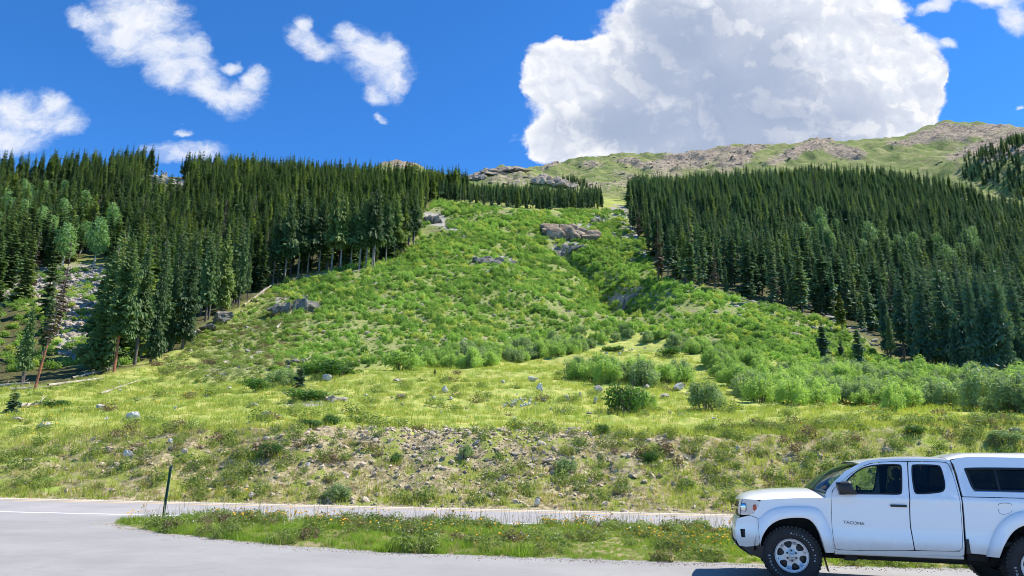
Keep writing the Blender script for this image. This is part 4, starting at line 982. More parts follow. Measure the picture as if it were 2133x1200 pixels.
# ------------------------------------------------------------------ rocks, outcrops, logs
def rocks():
    st = []
    for k in range(6):
        V, Fq = rock_geo(800 + k, 0, .55, 8, .03); st.append(proto('stone_source', mesh_np('stone', V, Fq, M['stone'])))
    P, px, py = scatter_pts([(-400,905),(0,912),(450,898),(600,890),(1200,893),(1460,912),(1560,935),(2500,900),(2600,1150),(1600,1100),(-400,1070)], 0.19, 26, 42, azlo=-.7, azhi=.72, seed=61)
    t = np.clip((P[:, 1] - ROAD_FAR) / 6.5, 0, 1.2)
    c = 0.14 + 1.0 * np.clip(1.2 - np.abs(px - 980) / 520, 0, 1) * (0.25 + .75 * t) + 0.35 * np.exp(-((px - 270) / 150) ** 2) * (t > .45)
    k = (rng.random(len(P)) < c + .5 * fbm(P[:, 0] / 1.3, P[:, 1] / 1.3, 2, 62)) & (P[:, 1] > ROAD_FAR + .5); P = P[k]; P[:, 2] += .03
    s = (.04 + .19 * rng.random(len(P)) ** 5); scatter('bank_stones', 'tan and pale broken stones strewn over the roadside bank', P, st, s, tilt=.4); print('stones', len(P))
    sg = []
    for k in range(5):
        V, Fq = rock_geo(820 + k, 1, .6, 9, .03); sg.append(proto('boulder_source', mesh_np('boulder', V, Fq, M['rock'])))
    P, px, py = scatter_pts(TALUS, 0.85, 60, 230, seed=63, keep=.75)
    scatter('talus_boulders', 'grey talus boulders on the open ground in the left forest', P, sg, rng.uniform(.25, .9, len(P)), tilt=.3)
    P, px, py = scatter_pts(SLOPE, 3.6, 66, 420, seed=64, keep=.28); rk = ell(px, py, ROCKY)
    scatter('slope_boulders', 'small grey boulders half hidden between the slope shrubs', P, sg, rng.uniform(.25, .8, len(P)), tilt=.3)
    P, px, py = scatter_pts([(1520,612),(1640,640),(1830,690),(1840,745),(1780,745),(1690,720),(1560,660)], 1.6, 80, 250, seed=65, keep=.3)
    scatter('stony_ground', 'grey boulders on the stony ground below the right forest', P, sg, rng.uniform(.3, .9, len(P)), tilt=.3)
    P, px, py = scatter_pts([(1270,470),(1320,480),(1350,600),(1310,650),(1270,620),(1290,560)], 1.7, 100, 330, seed=66, keep=.5)
    scatter('gully_boulders', 'dark boulders filling the gully between the slope and the right forest', P, sg, rng.uniform(.4, 1.3, len(P)), tilt=.3)
    P, px, py = scatter_pts([(300,775),(400,720),(430,690),(505,645),(560,605),(640,640),(600,790),(420,800)], 1.8, 60, 200, seed=68, keep=.3)
    scatter('spur_stones', 'small grey stones strewn over the spur below the left forest', P, sg, rng.uniform(.1, .38, len(P)), tilt=.3)
    # crags on the mountain and its shoulders
    cr = []
    for k in range(5):
        V, Fq = rock_geo(840 + k, 1, .7, 8, .05); cr.append(proto('crag_source', mesh_np('crag', V, Fq, M['crag'])))
    Pm = []; 
    P, px, py = scatter_pts([(740,330),(2500,240),(2500,430),(740,420)], 5.5, 440, 1180, azlo=-.25, azhi=.75, seed=67)
    rk = ell(px, py, SCREE); k = rng.random(len(P)) < rk * (.02 + .55 * np.clip(fbm(P[:, 0] / 22, P[:, 1] / 30, 3, 68), 0, 1)); P = P[k]
    scatter('mountain_crags', 'broken rock ribs and blocks on the mountain above the tree line', P, cr, np.c_[rng.uniform(1.2, 4.5, len(P)), rng.uniform(1.0, 3, len(P)), rng.uniform(.6, 2.0, len(P))], tilt=.3); print('crags', len(P))
    O = [('rock_outcrop', 610, 628, 92, 44, 'rock_dark', 22, 'large dark rock outcrop at the upper left of the open slope'),
         ('rock_outcrop', 1190, 478, 112, 40, 'rock_tan', 44, 'big tan slab outcrop near the top of the open slope'),
         ('rock_outcrop', 1246, 455, 34, 18, 'rock_tan', 5, 'small tan outcrop right of the big slab outcrop'),
         ('rock_outcrop', 1190, 516, 66, 16, 'rock_dark', 18, 'low dark ledge under the big tan slab outcrop'),
         ('rock_outcrop', 1028, 540, 100, 26, 'rock_dark', 24, 'wide dark ledge in the middle of the open slope'),
         ('rock_outcrop', 1030, 565, 46, 14, 'rock_white', 3, 'pale flat rock just below the wide dark ledge'),
         ('rock_outcrop', 898, 454, 52, 26, 'rock_dark', 16, 'grey ledge at the right edge of the left forest near the slope top'),
         ('rock_outcrop', 620, 746, 56, 26, 'rock_dark', 5, 'blackish boulder group low on the slope above the shrub row'),
         ('rock_outcrop', 965, 492, 50, 12, 'rock_dark', 5, 'thin grey ledge above the wide one on the slope'),
         ('rock_outcrop', 1310, 622, 60, 30, 'rock_dark', 18, 'dark rocks where the gully meets the willow band'),
         ('rock_outcrop', 335, 366, 62, 26, 'rock', 18, 'pale grey cliff showing between the spruces near the left skyline'),
         ('rock_outcrop', 425, 386, 44, 18, 'rock', 6, 'smaller pale cliff right of the other one in the left forest'),
         ('rock_outcrop', 690, 828, 66, 16, 'rock', 14, 'group of flat grey rocks beside the low juniper'),
         ('rock_outcrop', 1150, 372, 90, 22, 'crag', 34, 'jagged brown crag on the shoulder above the tree row'),
         ('rock_outcrop', 1040, 352, 110, 12, 'crag', 40, 'long flat-topped crag on the skyline left of the mountain'),
         ('rock_outcrop', 990, 368, 50, 16, 'crag', 18, 'small crag at the end of the forest below the long one'),
         ('rock_outcrop', 1475, 738, 0.1, 0.1, 'rock', 2, None)]
    for j, (nm, x, y, w, h, m, n, lab) in enumerate(O):
        if lab: rock_obj(nm, x, y, w, h, M[m], 900 + j, lab, n=n, cat='rock outcrop')
    B = [(465, 660, 62, 28, 'rock_dark', 'dark boulder at the foot of the left forest, upper of two'), (434, 681, 56, 20, 'rock_dark', 'grey boulder below the dark one at the foot of the left forest'),
         (455, 713, 22, 9, 'rock', 'small grey boulder on the open slope below the two dark ones'), (275, 866, 42, 26, 'rock_white', 'big two-tone pale boulder in the left part of the meadow'),
         (92, 884, 42, 20, 'rock_white', 'pale boulder near the left border, low in the meadow'), (210, 848, 26, 13, 'rock_white', 'pale rounded rock above the big two-tone boulder'),
         (35, 873, 34, 9, 'rock', 'flat grey rock at the left border of the meadow'), (680, 786, 32, 14, 'rock_white', 'pale flat boulder in front of the dark shrub row'),
         (825, 792, 26, 9, 'rock', 'flat grey rock in the meadow in front of the round willow'), (836, 825, 30, 10, 'rock', 'flat tan rock in the middle left of the meadow'),
         (927, 812, 22, 12, 'rock_white', 'white angular rock, top of a small pair'), (940, 829, 14, 8, 'rock_white', 'white rock, lower one of the small pair'),
         (902, 828, 13, 7, 'rock_white', 'white rock left of the small pair'), (1111, 789, 22, 12, 'rock_white', 'white boulder in the middle of the meadow, upper of the scattered ones'),
         (1125, 808, 18, 14, 'rock_white', 'white rock below the upper white boulder'), (1048, 795, 12, 7, 'rock_white', 'small white rock left of the upper white boulder'),
         (1171, 857, 28, 9, 'rock_white', 'long flat white rock left of the tall dark leafy bush'), (1412, 806, 32, 14, 'rock_white', 'pale slanted slab at the end of the short willow row'),
         (1385, 824, 22, 10, 'rock', 'grey slab below the pale slanted one'), (1348, 806, 18, 10, 'rock', 'grey rock behind the tall dark leafy bush'),
         (1245, 809, 24, 18, 'rock', 'grey pointed boulder left of the tall dark leafy bush'), (1181, 828, 14, 10, 'rock_white', 'pale rock between the long flat one and the pointed boulder'),
         (1209, 823, 10, 12, 'rock', 'small upright grey rock near the pointed boulder'), (1241, 834, 10, 12, 'rock_white', 'small pale rock below the pointed boulder'),
         (1227, 862, 16, 6, 'rock_dark', 'dark flat rock right of the long white one'), (1420, 865, 12, 8, 'rock_white', 'small pale rock below the round grey-green willow'),
         (1487, 872, 12, 8, 'rock_white', 'small white rock right of and below the round grey-green willow'), (530, 843, 30, 10, 'rock', 'low grey rock in the meadow below the shrub row'),
         (553, 861, 26, 7, 'rock', 'thin flat rock below the low grey one in the meadow'), (265, 944, 18, 20, 'rock_white', 'white angular rock on the bank above the green post'),
         (228, 938, 28, 12, 'stone', 'tan rock on the bank left of the white angular one'), (355, 921, 14, 12, 'rock_white', 'small white rock near the top of the bank'),
         (384, 943, 16, 10, 'stone', 'tan rock on the bank right of the white angular one'), (1119, 1048, 12, 16, 'rock_white', 'white upright rock at the foot of the bank by the road'),
         (1140, 960, 26, 10, 'stone', 'flat tan rock in the middle of the bank'), (1535, 936, 18, 10, 'rock_white', 'pale rock high on the bank, left of the pickup'),
         (1560, 942, 22, 9, 'stone', 'tan rock beside the pale one high on the bank'), (1681, 956, 12, 9, 'rock_white', 'small pale rock on the bank above the pickup hood'),
         (1848, 937, 28, 12, 'rock', 'grey rock on the bank just above the pickup cab'), (2119, 900, 32, 12, 'rock', 'grey boulder on the bank above the camper shell'),
         (137, 1024, 10, 10, 'stone', 'small reddish rock low on the bank at the left'), (640, 970, 14, 8, 'rock_white', 'pale rock on the bank below the dark shrub'), (523, 1034, 20, 12, 'rock', 'grey rock at the foot of the bank right of the green post')]
    for j, (x, y, w, h, m, lab) in enumerate(B): rock_obj('rock', x, y, w, h, M[m], 1000 + j, lab)
    r = np.random.default_rng(77)
    for j in range(26):
        x = 1095 + r.normal() * 24; y = 836 + r.normal() * 9; w = r.uniform(5, 12)
        rock_obj('rock', x, y, w, w * .7, M['rock_white'], 1100 + j, 'small white rock in the loose pile in the middle of the meadow', 'pile of small white rocks in the meadow')
    for j in range(34):
        x = r.uniform(30, 1450); y = r.uniform(800, 885); w = r.uniform(5, 11)
        rock_obj('rock', x, y, w, w * .6, M['rock_white' if r.random() < .5 else 'rock'], 1150 + j, 'small loose rock lying in the meadow grass', 'small loose rocks in the meadow')
    for j in range(16):
        x = 1290 + r.normal() * 40; y = 735 + r.normal() * 8; w = r.uniform(5, 10)
        rock_obj('rock', x, y, w, w * .6, M['rock_white'], 1200 + j, 'small pale rock in the clearing between the willows', 'pale rocks in the clearing')
    # logs
    def log(x0, y0, x1, y1, rad, lab, grp=None, mat='deadwood', lift=.12):
        a = ground(x0, y0); b = ground(x1, y1); n = 9; pts = []
        for i in range(n):
            t = i / (n - 1); x = a.x + (b.x - a.x) * t; y = a.y + (b.y - a.y) * t; pts.append((x, y, a.z + (b.z - a.z) * t + lift))
        lo = max(hfast(p[0], p[1])[0] - p[2] for p in pts); pts = [(p[0] - a.x, p[1] - a.y, p[2] - a.z + max(0, lo * .6)) for p in pts]
        parts = [tube(pts, [rad * (1 - .6 * i / n) for i in range(n)], 7)]
        for j in range(5):
            p = Vector(pts[2 + j]); d = Vector((random.uniform(-1, 1), random.uniform(-1, 0.4), random.uniform(.2, 1))).normalized() * rad * random.uniform(3, 6)
            parts.append(tube([p, p + d], [rad * .25, rad * .06], 4))
        V, Fq = merge(parts); Fq = [f for f in Fq if len(f) == 4]
        o = link('fallen_log', mesh_np('fallen_log', V, Fq, M[mat], True)); o.location = a; tag(o, lab, 'log', grp)
    log(508, 640, 572, 592, .22, 'long pale fallen trunk sloping down from the left forest edge')
    log(524, 628, 556, 598, .16, 'shorter fallen trunk beside the long pale one'); log(535, 632, 560, 600, .14, 'thin fallen trunk between the two pale ones')
    log(208, 824, 288, 796, .13, 'pale fallen log lying in the meadow at the left'); log(40, 850, 96, 846, .2, 'thick pale log end in the meadow beside the low juniper')
    for (x0, y0, x1, y1) in [(100,806,215,790),(0,806,60,800),(150,790,230,770),(20,815,105,808)]:
        log(x0, y0, x1, y1, .15, 'grey fallen log lying at the foot of the left forest', 'fallen logs at the foot of the left forest')
    for (x0, y0, x1, y1) in [(592,588,640,576),(735,568,790,556),(745,560,800,552),(790,556,840,540),(640,578,700,568),(830,545,870,520),(400,700,460,668)]:
        log(x0, y0, x1, y1, .2, 'fallen trunk along the bottom edge of the left forest', 'fallen trunks along the left forest edge')
    for (x0, y0, x1, y1) in [(1478,610,1560,632),(1500,612,1640,652),(1560,636,1620,650),(1400,594,1450,606),(1690,682,1740,700),(1600,660,1560,680),(1250,520,1300,512),(1240,545,1310,540)]:
        log(x0, y0, x1, y1, .2, 'grey fallen trunk along the lower edge of the right forest', 'fallen trunks along the right forest edge')
    log(1784, 698, 1822, 722, .2, 'pale fallen trunk beside the small spruces on the right'); log(575, 690, 610, 650, .18, 'grey fallen trunk below the large dark outcrop')
rocks()

# ------------------------------------------------------------------ marker post
def post():
    p = ground(338, 1087); b = empty('marker_post', (p.x, p.y, float(isl_z(np.array([p.x]), np.array([p.y]))[0])), (0, math.radians(1.6), 0.1)); tag(b, 'thin leaning green steel post in the grass strip by the road', 'post')
    prof = [(-.035, .012), (-.028, -.0), (-.014, -.0), (-.012, .03), (.012, .03), (.014, 0), (.028, 0), (.035, .012), (.030, .015), (.024, .005), (.017, .005), (.016, .034), (-.016, .034), (-.017, .005), (-.024, .005), (-.030, .015)]
    n = len(prof); H = 1.27; V = [(x * .95, y, z) for z in (-.4, H) for x, y in prof]; bm = bmesh.new(); vs = [bm.verts.new(v) for v in V]
    for i in range(n): bm.faces.new((vs[i], vs[(i + 1) % n], vs[n + (i + 1) % n], vs[n + i]))
    bm.faces.new(vs[n:]); me = bpy.data.meshes.new('channel'); bm.to_mesh(me); bm.free(); me.materials.append(simple('green_post_paint', (0.012, 0.085, 0.045), .5, var=.3, scale=14)); link('channel', me, b)
    bm = bmesh.new()
    for k in range(2):
        r = bmesh.ops.create_cone(bm, cap_ends=True, segments=8, radius1=.009, radius2=.009, depth=.03, matrix=Matrix.Translation((0, .03, H - .06 - k * .1)) @ Matrix.Rotation(math.pi / 2, 4, 'X'))
    me = bpy.data.meshes.new('bolt'); bm.to_mesh(me); bm.free(); me.materials.append(simple('bolt_steel', (0.3, 0.3, 0.3), .4, .8)); link('bolts', me, b)
post()

# ------------------------------------------------------------------ the pickup truck
# truck axes: u towards its tail, v away from the camera (0 = near side, WD = far side), h up
WD = 1.84
TR = empty('pickup_truck', (3.881, 10.632, 0.0), (0, 0, -math.radians(15.0)))
tag(TR, 'white pickup truck with white camper shell parked on the asphalt at the right', 'pickup truck')
def paint_mat():
    m, T = mat_base('white_car_paint'); tc = T.new('ShaderNodeTexCoord'); s = T.new('ShaderNodeSeparateXYZ'); T.put(s.inputs[0], tc.outputs['Object'])
    n = T.noise(tc.outputs['Object'], 5.0, 5, .6); dust = T.m('MULTIPLY', T.ramp(T.m('ADD', s.outputs[2], T.m('MULTIPLY', n, .10)), .76, .56), 1.0)
    c = T.mix(T.m('MULTIPLY', dust, .75), (0.88, 0.88, 0.89, 1), (0.58, 0.50, 0.41, 1))
    r = T.m('ADD', 0.28, T.m('MULTIPLY', dust, .45))
    finish(T, pbsdf(T, c, r, 0, .5, Coat_Weight=T.m('SUBTRACT', .8, T.m('MULTIPLY', dust, .7)), Coat_Roughness=.04)); return m
TM = dict(paint=paint_mat(), black=simple('black_plastic', (0.012, 0.012, 0.013), .45), under=simple('underbody', (0.01, 0.01, 0.01), .8), rubber=simple('tyre_rubber', (0.016, 0.016, 0.017), .75, var=.3, scale=20),
          alloy=simple('alloy_wheel', (0.55, 0.55, 0.56), .38, .55), dark=simple('dark_metal', (0.03, 0.03, 0.03), .5, .3), chrome=simple('chrome', (0.75, 0.76, 0.78), .12, 1.0),
          lamp=simple('lamp_reflector', (0.62, 0.66, 0.72), .12, .7), amber=simple('amber_lens', (0.75, 0.10, 0.02), .2), red=simple('red_lens', (0.5, 0.01, 0.01), .2), letter=simple('white_letters', (0.6, 0.6, 0.58), .7),
          badge=simple('badge_letters', (0.10, 0.10, 0.11), .3, .6), seat=simple('grey_seat_cloth', (0.06, 0.06, 0.065), .9), seam=simple('panel_gap', (0.02, 0.02, 0.022), .8))
def glass_mat(name, tint, dark):
    m, T = mat_base(name); t = T.new('ShaderNodeBsdfTransparent'); t.inputs[0].default_value = c4(tint)
    g = T.new('ShaderNodeBsdfGlossy'); g.inputs[0].default_value = (1, 1, 1, 1); g.inputs['Roughness'].default_value = .02
    fr = T.new('ShaderNodeFresnel'); fr.inputs[0].default_value = 1.5
    mx = T.new('ShaderNodeMixShader'); T.put(mx.inputs[0], T.m('MULTIPLY', fr.outputs[0], .8)); T.put(mx.inputs[1], t.outputs[0]); T.put(mx.inputs[2], g.outputs[0]); finish(T, mx.outputs[0]); return m
TM['glass'] = glass_mat('window_glass', (0.62, 0.74, 0.72), 0); TM['tint'] = glass_mat('privacy_glass', (0.10, 0.11, 0.12), 1)

def winset(u, h):
    w = 0.0
    if h > 1.22: w += (h - 1.22) * .38
    if u < -.15: w += ((-.15 - u) / .6) ** 2 * .30
    if h < .62: w += (.62 - h) ** 2 * .35
    w += -.018 * math.exp(-((h - 1.17) / .035) ** 2) * (1 if h < 1.22 else .5) + .012 * math.exp(-((h - .80) / .12) ** 2)
    return w
def chaikin(p, n=2, closed=True):
    p = [np.array(q, float) for q in p]
    for _ in range(n):
        o = [] if closed else [p[0]]; m = len(p)
        for i in range(m if closed else m - 1):
            a, b = p[i], p[(i + 1) % m]; o += [a * .75 + b * .25, a * .25 + b * .75]
        if not closed: o.append(p[-1])
        p = o
    return [tuple(q) for q in p]
def inset_poly(p, d):
    n = len(p); A = sum(p[i][0] * p[(i + 1) % n][1] - p[(i + 1) % n][0] * p[i][1] for i in range(n)); s = 1 if A > 0 else -1; o = []
    for i in range(n):
        a, b, c = np.array(p[i - 1]), np.array(p[i]), np.array(p[(i + 1) % n]); t = c - a; L = np.linalg.norm(t) or 1; t = t / L; o.append(tuple(b + d * s * np.array([-t[1], t[0]])))
    return o
def panel(name, outer, holes=(), mat=None, off=0.0, depth=.03, wf=winset, grid=.06, both=True, parent=None, smooth=True):
    """side panel cut out of the body surface: outline (u,h) with holes, laid on the inset surface"""
    bm = bmesh.new()
    for loop in [outer] + list(holes):
        vs = [bm.verts.new((a, 0, b)) for a, b in loop]
        for i in range(len(vs)): bm.edges.new((vs[i], vs[(i + 1) % len(vs)]))
    bmesh.ops.triangle_fill(bm, use_beauty=True, use_dissolve=False, edges=bm.edges[:], normal=(0, -1, 0))
    us = [q[0] for q in outer]; hs = [q[1] for q in outer]
    for ax, lo, hi in ((0, min(us), max(us)), (2, min(hs), max(hs))):
        c = math.floor(lo / grid) * grid + grid
        while c < hi:
            co = [0, 0, 0]; no = [0, 0, 0]; co[ax] = c; no[ax] = 1
            bmesh.ops.bisect_plane(bm, geom=bm.verts[:] + bm.edges[:] + bm.faces[:], plane_co=co, plane_no=no); c += grid
    for v in bm.verts: v.co.y = wf(v.co.x, v.co.z) - off
    for f in bm.faces:
        f.smooth = smooth
        if f.normal.y > 0: f.normal_flip()
    bm.normal_update()
    if depth:
        be = [e for e in bm.edges if e.is_boundary]
        r = bmesh.ops.extrude_edge_only(bm, edges=be)
        for v in [g for g in r['geom'] if isinstance(g, bmesh.types.BMVert)]: v.co.y += depth
        for e in be: e.smooth = False
    me = bpy.data.meshes.new(name); bm.to_mesh(me)
    me.materials.append(mat or TM['paint']); o = link(name, me, parent or TR); res = [o]
    if both:
        for v in bm.verts: v.co.y = WD - v.co.y
        bmesh.ops.reverse_faces(bm, faces=bm.faces[:]); me = bpy.data.meshes.new(name); bm.to_mesh(me); me.materials.append(mat or TM['paint']); res.append(link(name, me, parent or TR))
    bm.free(); return res
def loft(name, rows, mat, parent=None, smooth=True, closed=False):
    n = len(rows[0]); V = [p for r in rows for p in r]; Fq = []
    for i in range(len(rows) - 1):
        for j in range(n - 1 + (1 if closed else 0)): Fq.append((i * n + j, i * n + (j + 1) % n, (i + 1) * n + (j + 1) % n, (i + 1) * n + j))
    me = mesh_np(name, V, Fq, mat, smooth); bm = bmesh.new(); bm.from_mesh(me); bmesh.ops.recalc_face_normals(bm, faces=bm.faces); bm.to_mesh(me); bm.free()
    return link(name, me, parent or TR)
def boxes(name, L, mat, parent=None, bev=.01):
    bm = bmesh.new()
    for (u0, u1, v0, v1, h0, h1) in L:
        bmesh.ops.create_cube(bm, size=1, matrix=Matrix.Translation(((u0 + u1) / 2, (v0 + v1) / 2, (h0 + h1) / 2)) @ Matrix.Diagonal((u1 - u0, v1 - v0, h1 - h0, 1)))
    if bev: bmesh.ops.bevel(bm, geom=bm.edges[:], offset=bev, segments=2, affect='EDGES')
    me = bpy.data.meshes.new(name); bm.to_mesh(me); bm.free(); me.materials.append(mat); return link(name, me, parent or TR)
def interp(L, x): return float(np.interp(x, [q[0] for q in L], [q[1] for q in L]))

ARCH = [(-.388,.49),(-.375,.56),(-.345,.646),(-.265,.764),(-.149,.844),(-.017,.881),(.15,.893),(.241,.887),(.311,.843),(.377,.735),(.413,.607),(.44,.48),(.447,.455)]
FLARE = [(-.395,.86),(-.361,.872),(-.311,.932),(-.234,.983),(-.139,1.019),(-.007,1.038),(.234,1.047),(.343,1.037),(.414,1.006),(.462,.924),(.509,.814),(.543,.668),(.556,.541),(.558,.455)]
RC = 2.986
_rh = [(2.514,.494),(2.559,.6),(2.61,.689),(2.687,.797),(2.759,.861),(2.849,.905),(2.93,.918)]
RARCH = _rh + [(2 * RC - u, h) for u, h in _rh[::-1]]
_rf = [(2.372,.500),(2.447,.682),(2.502,.806),(2.59,.933),(2.715,1.035),(2.871,1.084),(2.95,1.092)]
RFLARE = _rf + [(2 * RC - u, h) for u, h in _rf[::-1]]
DOOR = [(.576,1.171),(.557,.983),(.552,.76),(.562,.559),(.575,.505),(.619,.492),(.9,.497),(1.2,.510),(1.535,.528),(1.543,.54),(1.533,.694),(1.522,.855),(1.530,1.03),(1.544,1.21),(1.577,1.497),(1.600,1.655),(1.596,1.672),(1.434,1.670),(1.234,1.656),(1.122,1.635),(1.006,1.588),(.866,1.499),(.723,1.381),(.63,1.303),(.59,1.255)]
RDOOR = [(1.612,1.672),(1.789,1.677),(1.999,1.676),(2.085,1.665),(2.108,1.63),(2.128,1.51),(2.140,1.328),(2.143,1.148),(2.140,.898),(2.128,.685),(2.108,.579),(2.07,.546),(1.872,.539),(1.56,.530),(1.549,.54),(1.539,.694),(1.528,.855),(1.536,1.03),(1.550,1.21),(1.583,1.497),(1.606,1.655)]
WIN1 = [(.655,1.222),(.734,1.334),(.82,1.431),(.923,1.519),(1.023,1.579),(1.137,1.614),(1.302,1.631),(1.499,1.635),(1.521,1.609),(1.496,1.439),(1.465,1.263),(1.433,1.234),(1.237,1.234),(.944,1.227)]
WIN2 = [(1.658,1.634),(1.817,1.638),(1.973,1.634),(2.003,1.61),(2.013,1.489),(2.008,1.379),(1.993,1.324),(1.954,1.283),(1.813,1.26),(1.648,1.246),(1.617,1.267),(1.615,1.349),(1.624,1.498),(1.645,1.611)]
ROOFS = [(.985,1.632),(1.05,1.662),(1.18,1.690),(1.33,1.705),(1.536,1.714),(1.83,1.718),(2.0,1.714),(2.13,1.700)]
ROOFC = [(.93,1.645),(1.058,1.679),(1.182,1.707),(1.332,1.728),(1.536,1.747),(1.828,1.757),(2.007,1.752),(2.13,1.742)]
APIL = [(.50,1.215),(.535,1.273),(.631,1.379),(.797,1.526),(.985,1.632)]
def truck():
    d1 = chaikin(DOOR, 1); d2 = chaikin(RDOOR, 1); w1 = chaikin(WIN1, 2); w2 = chaikin(WIN2, 2)
    # cab frame around the doors
    cab = [(.50,1.165),(.50,1.215),(.535,1.273),(.631,1.379),(.797,1.526),(.985,1.632),(1.05,1.662),(1.18,1.690),(1.33,1.705),(1.536,1.714),(1.83,1.718),(2.0,1.714),(2.13,1.700),(2.15,1.529),(2.160,1.329),(2.162,1.149),(2.155,.898),(2.14,.62),(2.125,.50),
           (2.082,.487),(1.5,.475),(.908,.462),(.62,.462),(.562,.47),(.5,.6),(.5,1.0)]
    union = [q for q in DOOR if q[0] < 1.5 or (q[1] > 1.66 and q[0] < 1.6)]
    hole = [(.576,1.171),(.557,.983),(.552,.76),(.562,.559),(.575,.505),(.619,.490),(.9,.494),(1.2,.507),(1.54,.525),(1.872,.535),(2.075,.542),(2.112,.579),(2.132,.685),(2.144,.898),(2.147,1.148),(2.144,1.328),(2.132,1.51),(2.112,1.635),(2.088,1.670),(1.999,1.681),(1.789,1.682),(1.6,1.678),(1.434,1.674),(1.234,1.660),(1.122,1.639),(1.006,1.592),(.866,1.503),(.723,1.385),(.63,1.307),(.588,1.258)]
    panel('cab', cab, [hole], off=-.004, depth=.05)
    back = [(.62,.50),(2.10,.55),(2.14,1.2),(1.55,1.2),(.60,1.2)]
    panel('door_lining', [(.60,.52),(2.09,.56),(2.12,1.20),(.62,1.20)], mat=TM['seam'], off=-.035, depth=0)
    panel('pillar_lining', [(1.535,1.2),(1.62,1.2),(1.66,1.68),(1.52,1.68)], mat=TM['seam'], off=-.035, depth=0)
    panel('front_door', inset_poly(d1, .0045), [w1])
    fdoors = [o for o in TR.children if o.name.startswith('front_door')]
    panel('rear_door', inset_poly(d2, .0035), [w2])
    panel('front_window', inset_poly(w1, -.012), mat=TM['glass'], off=-.012, depth=0)
    panel('rear_window', inset_poly(w2, -.012), mat=TM['tint'], off=-.010, depth=0)
    panel('window_seal', inset_poly(w1, -.004), [inset_poly(w1, .014)], mat=TM['black'], off=.001, depth=.02, grid=9)
    panel('window_seal', inset_poly(w2, -.004), [inset_poly(w2, .014)], mat=TM['black'], off=.001, depth=.02, grid=9)
    # front fender: from headlight to door, above the arch
    fen = [(-.349,1.102),(-.348,1.106),(-.132,1.129),(.167,1.152),(.425,1.164),(.494,1.166),(.572,1.167),(.552,.983),(.546,.76),(.556,.559),(.556,.462)] + [(u, h) for u, h in ARCH[::-1][1:-2]] + [(-.39,.62),(-.395,.862),(-.508,.897),(-.451,.924),(-.381,1.024)]
    panel('fender', fen, off=0.0)
    bump = [(-.400,.856),(-.393,.62),(-.385,.545),(-.408,.5),(-.50,.478),(-.576,.464),(-.66,.470),(-.695,.54),(-.705,.648),(-.69,.78),(-.66,.842),(-.51,.889)]
    panel('bumper_side', bump, [[(-.638,.696),(-.573,.703),(-.573,.588),(-.626,.583)]], off=.004, depth=.05)
    panel('fog_lamp_recess', [(-.65,.71),(-.56,.71),(-.56,.57),(-.65,.57)], mat=TM['black'], off=-.04, depth=0)
    HL = [(-.601,1.118),(-.349,1.102),(-.381,1.024),(-.451,.924),(-.508,.897),(-.640,.888),(-.655,.928),(-.635,1.08)]
    for hl in panel('headlight', chaikin(HL, 1), mat=TM['lamp'], off=-.012, depth=.05): pass
    for hl, nf in ((o, o) for o in list(TR.children) if o.name.startswith('headlight')):
        mir = 'headlight.001' == hl.name
        for nm, cx, ch, R, mt in (('bulb_bowl', -.56, 1.0, .062, TM['chrome']), ('turn_signal', -.425, 1.0, .034, TM['amber'])):
            bm = bmesh.new(); bmesh.ops.create_uvsphere(bm, u_segments=20, v_segments=10, radius=R)
            for v in bm.verts: v.co = Vector((v.co.x + cx, v.co.y * .3 + winset(cx, ch) + .012, v.co.z * (1.35 if nm == 'turn_signal' else 1) + ch)); 
            if mir:
                for v in bm.verts: v.co.y = WD - v.co.y
            for f in bm.faces: f.smooth = True
            me = bpy.data.meshes.new(nm); bm.to_mesh(me); bm.free(); me.materials.append(mt); link(nm, me, hl)
        HLg = inset_poly(chaikin(HL, 1), .004)
    panel('headlight_lens', inset_poly(chaikin(HL, 1), .006), mat=glass_mat('clear_lens', (.93, .95, .97), 0), off=.006, depth=0)
    # fender flares: strips that bulge out of the body
    def flare(A, B, nm):
        A = np.array(chaikin(A, 2, False)); B = np.array(chaikin(B, 2, False))
        def res(P, n):
            s = np.r_[0, np.cumsum(np.linalg.norm(np.diff(P, axis=0), axis=1))]; t = np.linspace(0, s[-1], n); return np.c_[np.interp(t, s, P[:, 0]), np.interp(t, s, P[:, 1])]
        n = 44; A = res(A, n); B = res(B, n)
        for side in (0, 1):
            rows = []
            for s, o in ((0, .002), (.03, .020), (.12, .036), (.4, .048), (.75, .056), (.93, .055), (1, .046), (1.0, -.02), (1.0, -.12)):
                row = []
                for i in range(n):
                    q = B[i] + (A[i] - B[i]) * s; v = winset(q[0], q[1]) - o; row.append((q[0], WD - v if side else v, q[1]))
                rows.append(row)
            loft(nm, rows, TM['paint'])
    flare(ARCH, FLARE, 'fender_flare'); flare(RARCH, RFLARE, 'fender_flare')
    # bed side
    bed = [(2.176,1.226),(2.9,1.230),(4.03,1.236),(4.05,1.1),(4.05,.62),(3.60,.52)] + RARCH[::-1] + [(2.372,.518),(2.16,.53),(2.170,.70),(2.177,.898),(2.181,1.10)]
    panel('bed_side', bed)
    FU = [(2.575,1.168),(2.728,1.169),(2.745,1.133),(2.738,1.065),(2.665,1.024),(2.592,1.026),(2.576,1.074)]
    panel('fuel_door', inset_poly(chaikin(FU, 2), .004), off=.0035, depth=.002, grid=.05, both=False); panel('fuel_door_gap', chaikin(FU, 2), [inset_poly(chaikin(FU, 2), .005)], mat=TM['seam'], off=.0015, depth=0, grid=9, both=False)
    panel('gap_trim', [(2.157,.52),(2.20,.52),(2.195,.70),(2.17,.70)], mat=TM['black'], off=.012, depth=.03)
